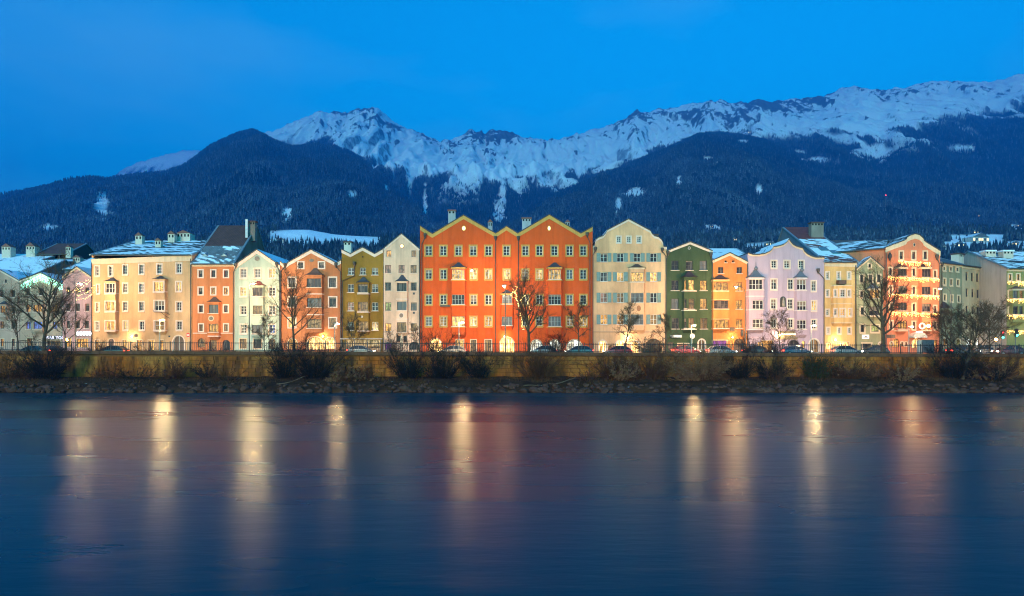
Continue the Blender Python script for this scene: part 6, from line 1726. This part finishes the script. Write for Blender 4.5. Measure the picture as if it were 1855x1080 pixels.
def car_proto():
    # stations: x, belt height, half width
    st = [(-2.12, 0.62, 0.70), (-2.05, 0.86, 0.80), (-1.6, 0.94, 0.87), (-0.6, 0.95, 0.89), (0.6, 0.93, 0.89), (1.3, 0.84, 0.86), (1.9, 0.70, 0.78), (2.1, 0.55, 0.66)]
    CAR['body'] = loft(st, lambda s: [(s[0], -s[2]*0.94, 0.22), (s[0], -s[2], 0.45), (s[0], -s[2]*0.98, s[1]-0.08), (s[0], -s[2]*0.88, s[1]), (s[0], s[2]*0.88, s[1]), (s[0], s[2]*0.98, s[1]-0.08), (s[0], s[2], 0.45), (s[0], s[2]*0.94, 0.22)])
    cs = [(-1.85, 0.93, 0.74, 0.72), (-1.25, 1.36, 0.62, 0.80), (-0.3, 1.45, 0.62, 0.82), (0.3, 1.41, 0.61, 0.82), (1.25, 0.90, 0.72, 0.76)]
    CAR['cabin'] = loft(cs, lambda s: [(s[0], -s[3], 0.88), (s[0], -s[2], s[1]), (s[0], s[2], s[1]), (s[0], s[3], 0.88)])
    rs2 = [(-1.3, 1.365, 0.635), (-0.8, 1.43, 0.635), (-0.3, 1.465, 0.635), (0.32, 1.42, 0.62)]
    CAR['roof'] = loft(rs2, lambda s: [(s[0], -s[2], s[1]-0.07), (s[0], -s[2]*0.92, s[1]+0.02), (s[0], s[2]*0.92, s[1]+0.02), (s[0], s[2], s[1]-0.07)])
    wh = MB(); 
    for y0, y1, r_ in ((-0.1, 0.1, 0.32),):
        wh.prism([(r_*math.cos(2*math.pi*k/18), r_*math.sin(2*math.pi*k/18)) for k in range(18)], y0, y1)
    CAR['wheel'] = wh
car_proto()
CM = {k: CAR[k] for k in CAR}
wheel_me = CAR['wheel'].mesh('wheel', tyre_m)
rim_me = MB().disc((0, 0), 0.2, 0.2, -0.115, 0.115, 14).mesh('rim', rim_m)
cabin_me = CAR['cabin'].mesh('cabin', glass_c)
tail_me = MB().box(-2.135, -1.98, -0.16, 0.16, 0.70, 0.84).mesh('tail_light', m_emit('tail_red', (1.0, 0.03, 0.015), 22.0))
head_me = MB().box(1.88, 2.06, -0.15, 0.15, 0.55, 0.68).mesh('headlight', m_emit('headlight_white', (1.0, 0.9, 0.7), 26.0))
pillar_me = None
def car(label, px, Y, direction, paint, lit=True):
    root = empty('car', (px2x(px, Y), Y, STREET), 0 if direction > 0 else math.pi); tag(root, label, 'car', 'cars on the riverside street')
    pm = car_mats(paint); key = pm.name
    if key not in CAR:
        CAR[key] = (CAR['body'].mesh('body', pm), CAR['roof'].mesh('roof', pm),
                    MB().tube([(1.28, 0.74, 0.9), (0.32, 0.615, 1.39)], 0.035, 4).tube([(1.28, -0.74, 0.9), (0.32, -0.615, 1.39)], 0.035, 4).tube([(-0.35, 0.83, 0.9), (-0.35, 0.635, 1.42)], 0.035, 4).tube([(-0.35, -0.83, 0.9), (-0.35, -0.635, 1.42)], 0.035, 4).tube([(-1.9, 0.74, 0.92), (-1.28, 0.63, 1.34)], 0.06, 4).tube([(-1.9, -0.74, 0.92), (-1.28, -0.63, 1.34)], 0.06, 4).mesh('pillar', pm))
    b, rf, pl = CAR[key]
    link('body', b, root); link('roof', rf, root); link('pillars', pl, root); link('cabin', cabin_me, root)
    for x in (-1.3, 1.35):
        for y in (-0.82, 0.82):
            w_ = link('wheel', wheel_me, root, (x, y, 0.32)); link('rim', rim_me, w_)
    for y in (-0.58, 0.58):
        link('tail_light', tail_me, root, (0, y, 0)); link('headlight', head_me, root, (0, y, 0))
for c_ in (('dark car with bright headlights at the far left', 60, 99, -1, (0.03, 0.035, 0.04)), ('dark car showing a red tail light before the mint lit gable', 98, 102.5, 1, (0.05, 0.03, 0.03)), ('black car parked before the left edge of the long cream house', 203, 99, -1, (0.02, 0.02, 0.022)),
           ('grey car parked before the olive house stall', 655, 104.6, 1, (0.16, 0.15, 0.14)), ('silver car before the left arch of the orange red house', 819, 101, -1, (0.22, 0.21, 0.2)), ('white car behind the thick trunked tree', 984, 102, -1, (0.3, 0.28, 0.26)), ('dark grey car with red tail lights before the right arch of the orange red house', 1048, 99, -1, (0.10, 0.09, 0.09)),
           ('red car before the lit white arches', 1118, 99, -1, (0.35, 0.02, 0.018)), ('dark red car before the green house', 1243, 102.5, 1, (0.18, 0.02, 0.02)), ('white car before the violet lit shop', 1307, 99, 1, (0.3, 0.28, 0.26)), ('black car between the orange and the lavender house', 1372, 102.5, 1, (0.03, 0.03, 0.03)),
           ('dark blue car before the lit stone base of the lavender house', 1442, 99, 1, (0.03, 0.04, 0.08)), ('silver car before the yellow house', 1532, 99, 1, (0.2, 0.19, 0.18)), ('black car with red tail lights beside the big leaning tree', 1582, 102.5, -1, (0.03, 0.03, 0.03)), ('dark car behind the twiggy trees at the right', 1745, 99, 1, (0.05, 0.04, 0.04)),
           ('dark car with red tail light near the right edge', 1826, 99, -1, (0.08, 0.02, 0.02)), ('grey car before the white gabled house at the right', 1782, 102.5, 1, (0.2, 0.2, 0.2))):
    car(*c_)

# ------------------------------------------------------------------ small street things
def at_street(px, Y): return (px2x(px, Y), Y, STREET+0.1)
def round_sign(label, px, py, Y, mat, bar=True, r_=0.32):
    root = empty('road_sign', at_street(px, Y)); tag(root, label, 'road sign')
    z = py2z(py, Y)-STREET-0.1
    MB().tube([(0, 0, 0), (0, 0, z+0.3)], 0.035, 6).build('post', ltpost, root)
    MB().disc((0, z), r_, r_, -0.075, -0.04, 18).build('sign_disc', mat, root)
    if bar: MB().box(-r_*0.7, r_*0.7, -0.085, -0.07, z-0.06, z+0.06).build('sign_bar', m_plain('sign_paint_white', (0.75, 0.75, 0.72)), root)
round_sign('red no entry sign beside the arched door of the long cream house', 341, 607, 105, m_plain('sign_paint_red', (0.45, 0.02, 0.02)))
round_sign('round brown backed sign before the long cream house', 247, 608, 100, m_plain('sign_back_brown', (0.2, 0.12, 0.07)), False, 0.3)
round_sign('round pale sign before the green house', 1254, 609, 104, m_plain('sign_paint_white', (0.75, 0.75, 0.72)), False, 0.38)
root = empty('direction_sign', at_street(1614, 98)); tag(root, 'dark double panel sign on a post before the pink house', 'road sign')
MB().tube([(0, 0, 0), (0, 0, 3.3)], 0.04, 6).build('post', dk, root)
for a in (-0.32, 0.32): MB().box(a-0.28, a+0.28, -0.09, -0.045, 2.5, 2.98).build('sign_panel', m_plain('sign_panel_dark', (0.10, 0.06, 0.045)), root)
root = empty('information_board', at_street(1681, 92)); tag(root, 'dark information board beside a pale pillar before the pink house', 'board')
MB().box(-0.85, 0.85, -0.06, 0.06, 0.5, 2.2).build('panel', m_plain('board_grey', (0.16, 0.12, 0.12)), root)
for a in (-0.75, 0.75): MB().tube([(a, 0.1, 0), (a, 0.1, 2.2)], 0.05, 6).build('post', dk, root)
root = empty('stone_pillar', at_street(1665, 91.5)); tag(root, 'pale square stone pillar behind the railing before the pink house', 'pillar')
MB().box(-0.2, 0.2, -0.2, 0.2, 0, 2.0).build('shaft', WHITE(), root); MB().box(-0.26, 0.26, -0.26, 0.26, 2.0, 2.12).build('cap', WHITE(), root)
# closed parasol
root = empty('parasol', at_street(727.5, 104)); tag(root, 'closed cream parasol before the whitish gabled house', 'parasol')
MB().tube([(0, 0, 0), (0, 0, 3.3)], 0.03, 6).build('pole', dk, root)
fold = MB(); prof_ = [(0.05, 1.1), (0.26, 1.25), (0.2, 1.9), (0.14, 2.6), (0.06, 3.15)]
for r_, z in prof_:
    for k in range(16):
        t = 2*math.pi*k/16; q = r_*(1.15 if k % 2 else 0.75); fold.v.append((q*math.cos(t), q*math.sin(t), z))
for i in range(len(prof_)-1):
    for k in range(16): fold.f.append((i*16+k, i*16+(k+1) % 16, (i+1)*16+(k+1) % 16, (i+1)*16+k))
fold.build('folded_canopy', m_plain('parasol_cloth', (0.6, 0.5, 0.36)), root)
MB().lathe([(0.4, 0), (0.4, 0.08), (0.06, 0.12)], (0, 0, 0), 12).build('foot', dk, root)
# market stall
root = empty('market_stall', at_street(657, 107)); tag(root, 'long low market stall with flat grey roof before the olive house', 'stall')
MB().box(-3.3, 3.3, -1.4, 1.2, 2.35, 2.5).build('roof', m_plain('stall_roof', (0.25, 0.25, 0.25)), root)
for a in (-3.1, -1, 1, 3.1): MB().box(a-0.05, a+0.05, -1.3, -1.2, 0, 2.349).build('post', dk, root)
for a in (-3.1, 3.1): MB().box(a-0.05, a+0.05, 1.05, 1.15, 0, 2.349).build('post', dk, root)
MB().box(-3.0, 3.0, -1.15, -0.7, 0, 1.0).build('counter', m_plain('stall_wood', (0.2, 0.12, 0.06)), root)
MB().box(-2.8, 2.8, 0.85, 0.95, 1.2, 2.2).build('back_panel', m_lit('stall_glow', (1.0, 0.7, 0.35), 0.6), root)
# traffic lights
def traffic_light(label, px, py, Y, on):
    root = empty('traffic_light', at_street(px, Y)); tag(root, label, 'traffic light')
    z = py2z(py, Y)-STREET-0.1
    MB().tube([(0, 0, 0), (0, 0, z+0.2)], 0.06, 6).build('post', dk, root)
    MB().box(-0.2, 0.2, -0.32, -0.06, z-0.55, z+0.6).build('housing', m_plain('signal_black', (0.02, 0.02, 0.02)), root)
    for nm, zz, cc in (('red_lens', z+0.4, (1.0, 0.03, 0.03)), ('amber_lens', z+0.02, (0.9, 0.5, 0.05)), ('green_lens', z-0.36, (0.05, 1.0, 0.62))):
        MB().disc((0, zz), 0.14, 0.14, -0.36, -0.3, 12).build(nm, m_emit('signal_'+nm, cc, 14) if nm in on else m_plain('signal_off_'+nm, tuple(x*0.08 for x in cc)), root)
traffic_light('traffic light glowing red and green among the right trees', 1814, 607, 96, ('red_lens', 'green_lens'))
traffic_light('traffic light glowing green near the right edge', 1839.5, 603, 96, ('green_lens',))
# orange globe lamps
def globe_lamp(label, px, py, Y, power):
    root = empty('globe_lamp', at_street(px, Y)); tag(root, label, 'street lamp')
    z = py2z(py, Y)-STREET-0.1
    MB().tube([(0, 0, 0), (0, 0, z-0.15)], 0.05, 6).build('post', dk, root)
    MB().lathe([(0.05, -0.2), (0.19, -0.1), (0.2, 0.05), (0.08, 0.2)], (0, 0, z), 10).build('globe', m_emit('globe_orange', (1.0, 0.5, 0.12), 60), root)
    bulb_light(root, (0, 0.3, z), power, (1.0, 0.55, 0.2))
globe_lamp('orange glaring globe lamp on a post behind the right trees', 1804, 615, 96, 2600)
globe_lamp('orange globe lamp on a post before the pink left house', 121, 616, 98, 1500)

# ------------------------------------------------------------------ houses and stations on the slopes
def hill_point(px, py):
    ci = int(np.clip(round(((px-PXC)/FPX-us[0])/(us[1]-us[0])), 0, NU-1))
    k = np.argmax(PYg[:, ci] <= py)
    return float(XX[k, ci]), float(YY[k, ci]), float(HH[k, ci])
hw = m_plaster('hill_house_white', (0.4, 0.38, 0.36)); hs = m_roof('roof_snow_full', (0.09, 0.09, 0.1), 0.78)
def hill_house(label, px, py, wpx, name='hillside_house', lit=True, sc=1.0, n=3, power=2.4):
    X, Y, z = hill_point(px, py); w_ = wpx*Y/FPX; hh = max(3.2, w_*0.34)*sc
    root = empty(name, (X, Y, z-0.8), random.Random(px).uniform(-.25, .25)); tag(root, label, 'house')
    MB().box(-w_/2, w_/2, 0, w_*0.7, -1.5, hh).build('wall', hw, root)
    r_ = MB().prism([(-w_/2-0.4, hh), (w_/2+0.4, hh), (0, hh+w_*0.22)], -0.5, w_*0.7+0.5); r_.build('roof', hs, root)
    for i in range(n):
        x = -w_/2+w_*(i+0.5)/n; ww = w_/n*0.3
        o = MB().box(x-ww, x+ww, -0.06, 0.02, hh*0.42, hh*0.78).build('window', m_emit('hill_window', (1.0, 0.62, 0.25), power) if (lit and (i+px) % 3 != 0) else m_glass('window_glass', curtain=0.5), root)
for lab, px, py, w_, n in (('wide lit modern house on the right hillside', 1778, 441, 34, 6), ('small lit house left of the wide hillside house', 1737, 447, 18, 3), ('small lit house above the pink roof', 1708, 452, 13, 3), ('house with one lamp above the wide hillside house', 1768, 424, 11, 2), ('lit house on the hillside left of the lavender gable', 1396, 447, 16, 3), ('small lit house low on the hillside by the green gable', 1368, 455, 12, 3),
                           ('small lit house high on the wooded slope above the green gable', 1288, 413, 9, 2), ('tiny house among trees right of the green gable', 1330, 438, 10, 2), ('snow roofed chalet at the foot of the snowy meadow', 508, 439, 17, 3), ('tiny lit house far up the wooded right slope', 1775, 394, 9, 2), ('tiny lit house at the right edge of the slope', 1842, 412, 8, 2), ('small lit house above the traffic at the far right', 1840, 446, 14, 3), ('tiny lit house at the left edge of the wooded slope', 25, 438, 10, 2)):
    hill_house(lab, px, py, w_, n=n)
hill_house('lit cable car station on the snow below the rocky ridge', 1361, 242, 9, name='cable_car_station', n=4, power=25)
hill_house('small lit summit station on the skyline ridge', 1470, 180, 5, name='summit_station', n=3, power=14)
X, Y, z = hill_point(1605, 378)
root = empty('radio_mast', (X, Y, z)); tag(root, 'thin mast with a red warning light on the forested slope', 'mast')
MB().tube([(0, 0, -2), (0, 0, 26)], [0.5, 0.2], 6).build('mast', dk, root)
MB().lathe([(0.3, -0.8), (0.9, 0), (0.3, 0.8)], (0, 0, 26.5), 8).build('beacon', m_emit('beacon_red', (1.0, 0.04, 0.05), 25), root)

# ------------------------------------------------------------------ evening air
hz = MB().box(-9900, 9900, -110, 9700, -2.7, 2600)
hm, ht, hb = newmat('evening_haze')
ht.nodes.remove(hb)
pv = N(ht, 'ShaderNodeVolumePrincipled')
pv.inputs['Color'].default_value = (0.03, 0.31, 1.0, 1)
pv.inputs['Density'].default_value = 1.75e-4
pv.inputs['Anisotropy'].default_value = 0.0
ht.links.new(pv.outputs[0], ht.nodes['Material Output'].inputs['Volume'])
ho = hz.build('haze', hm); tag(ho, 'thin blue evening haze filling the valley', 'haze', kind='stuff')
print('done', round(time.time()-T0, 1), len(bpy.data.objects))
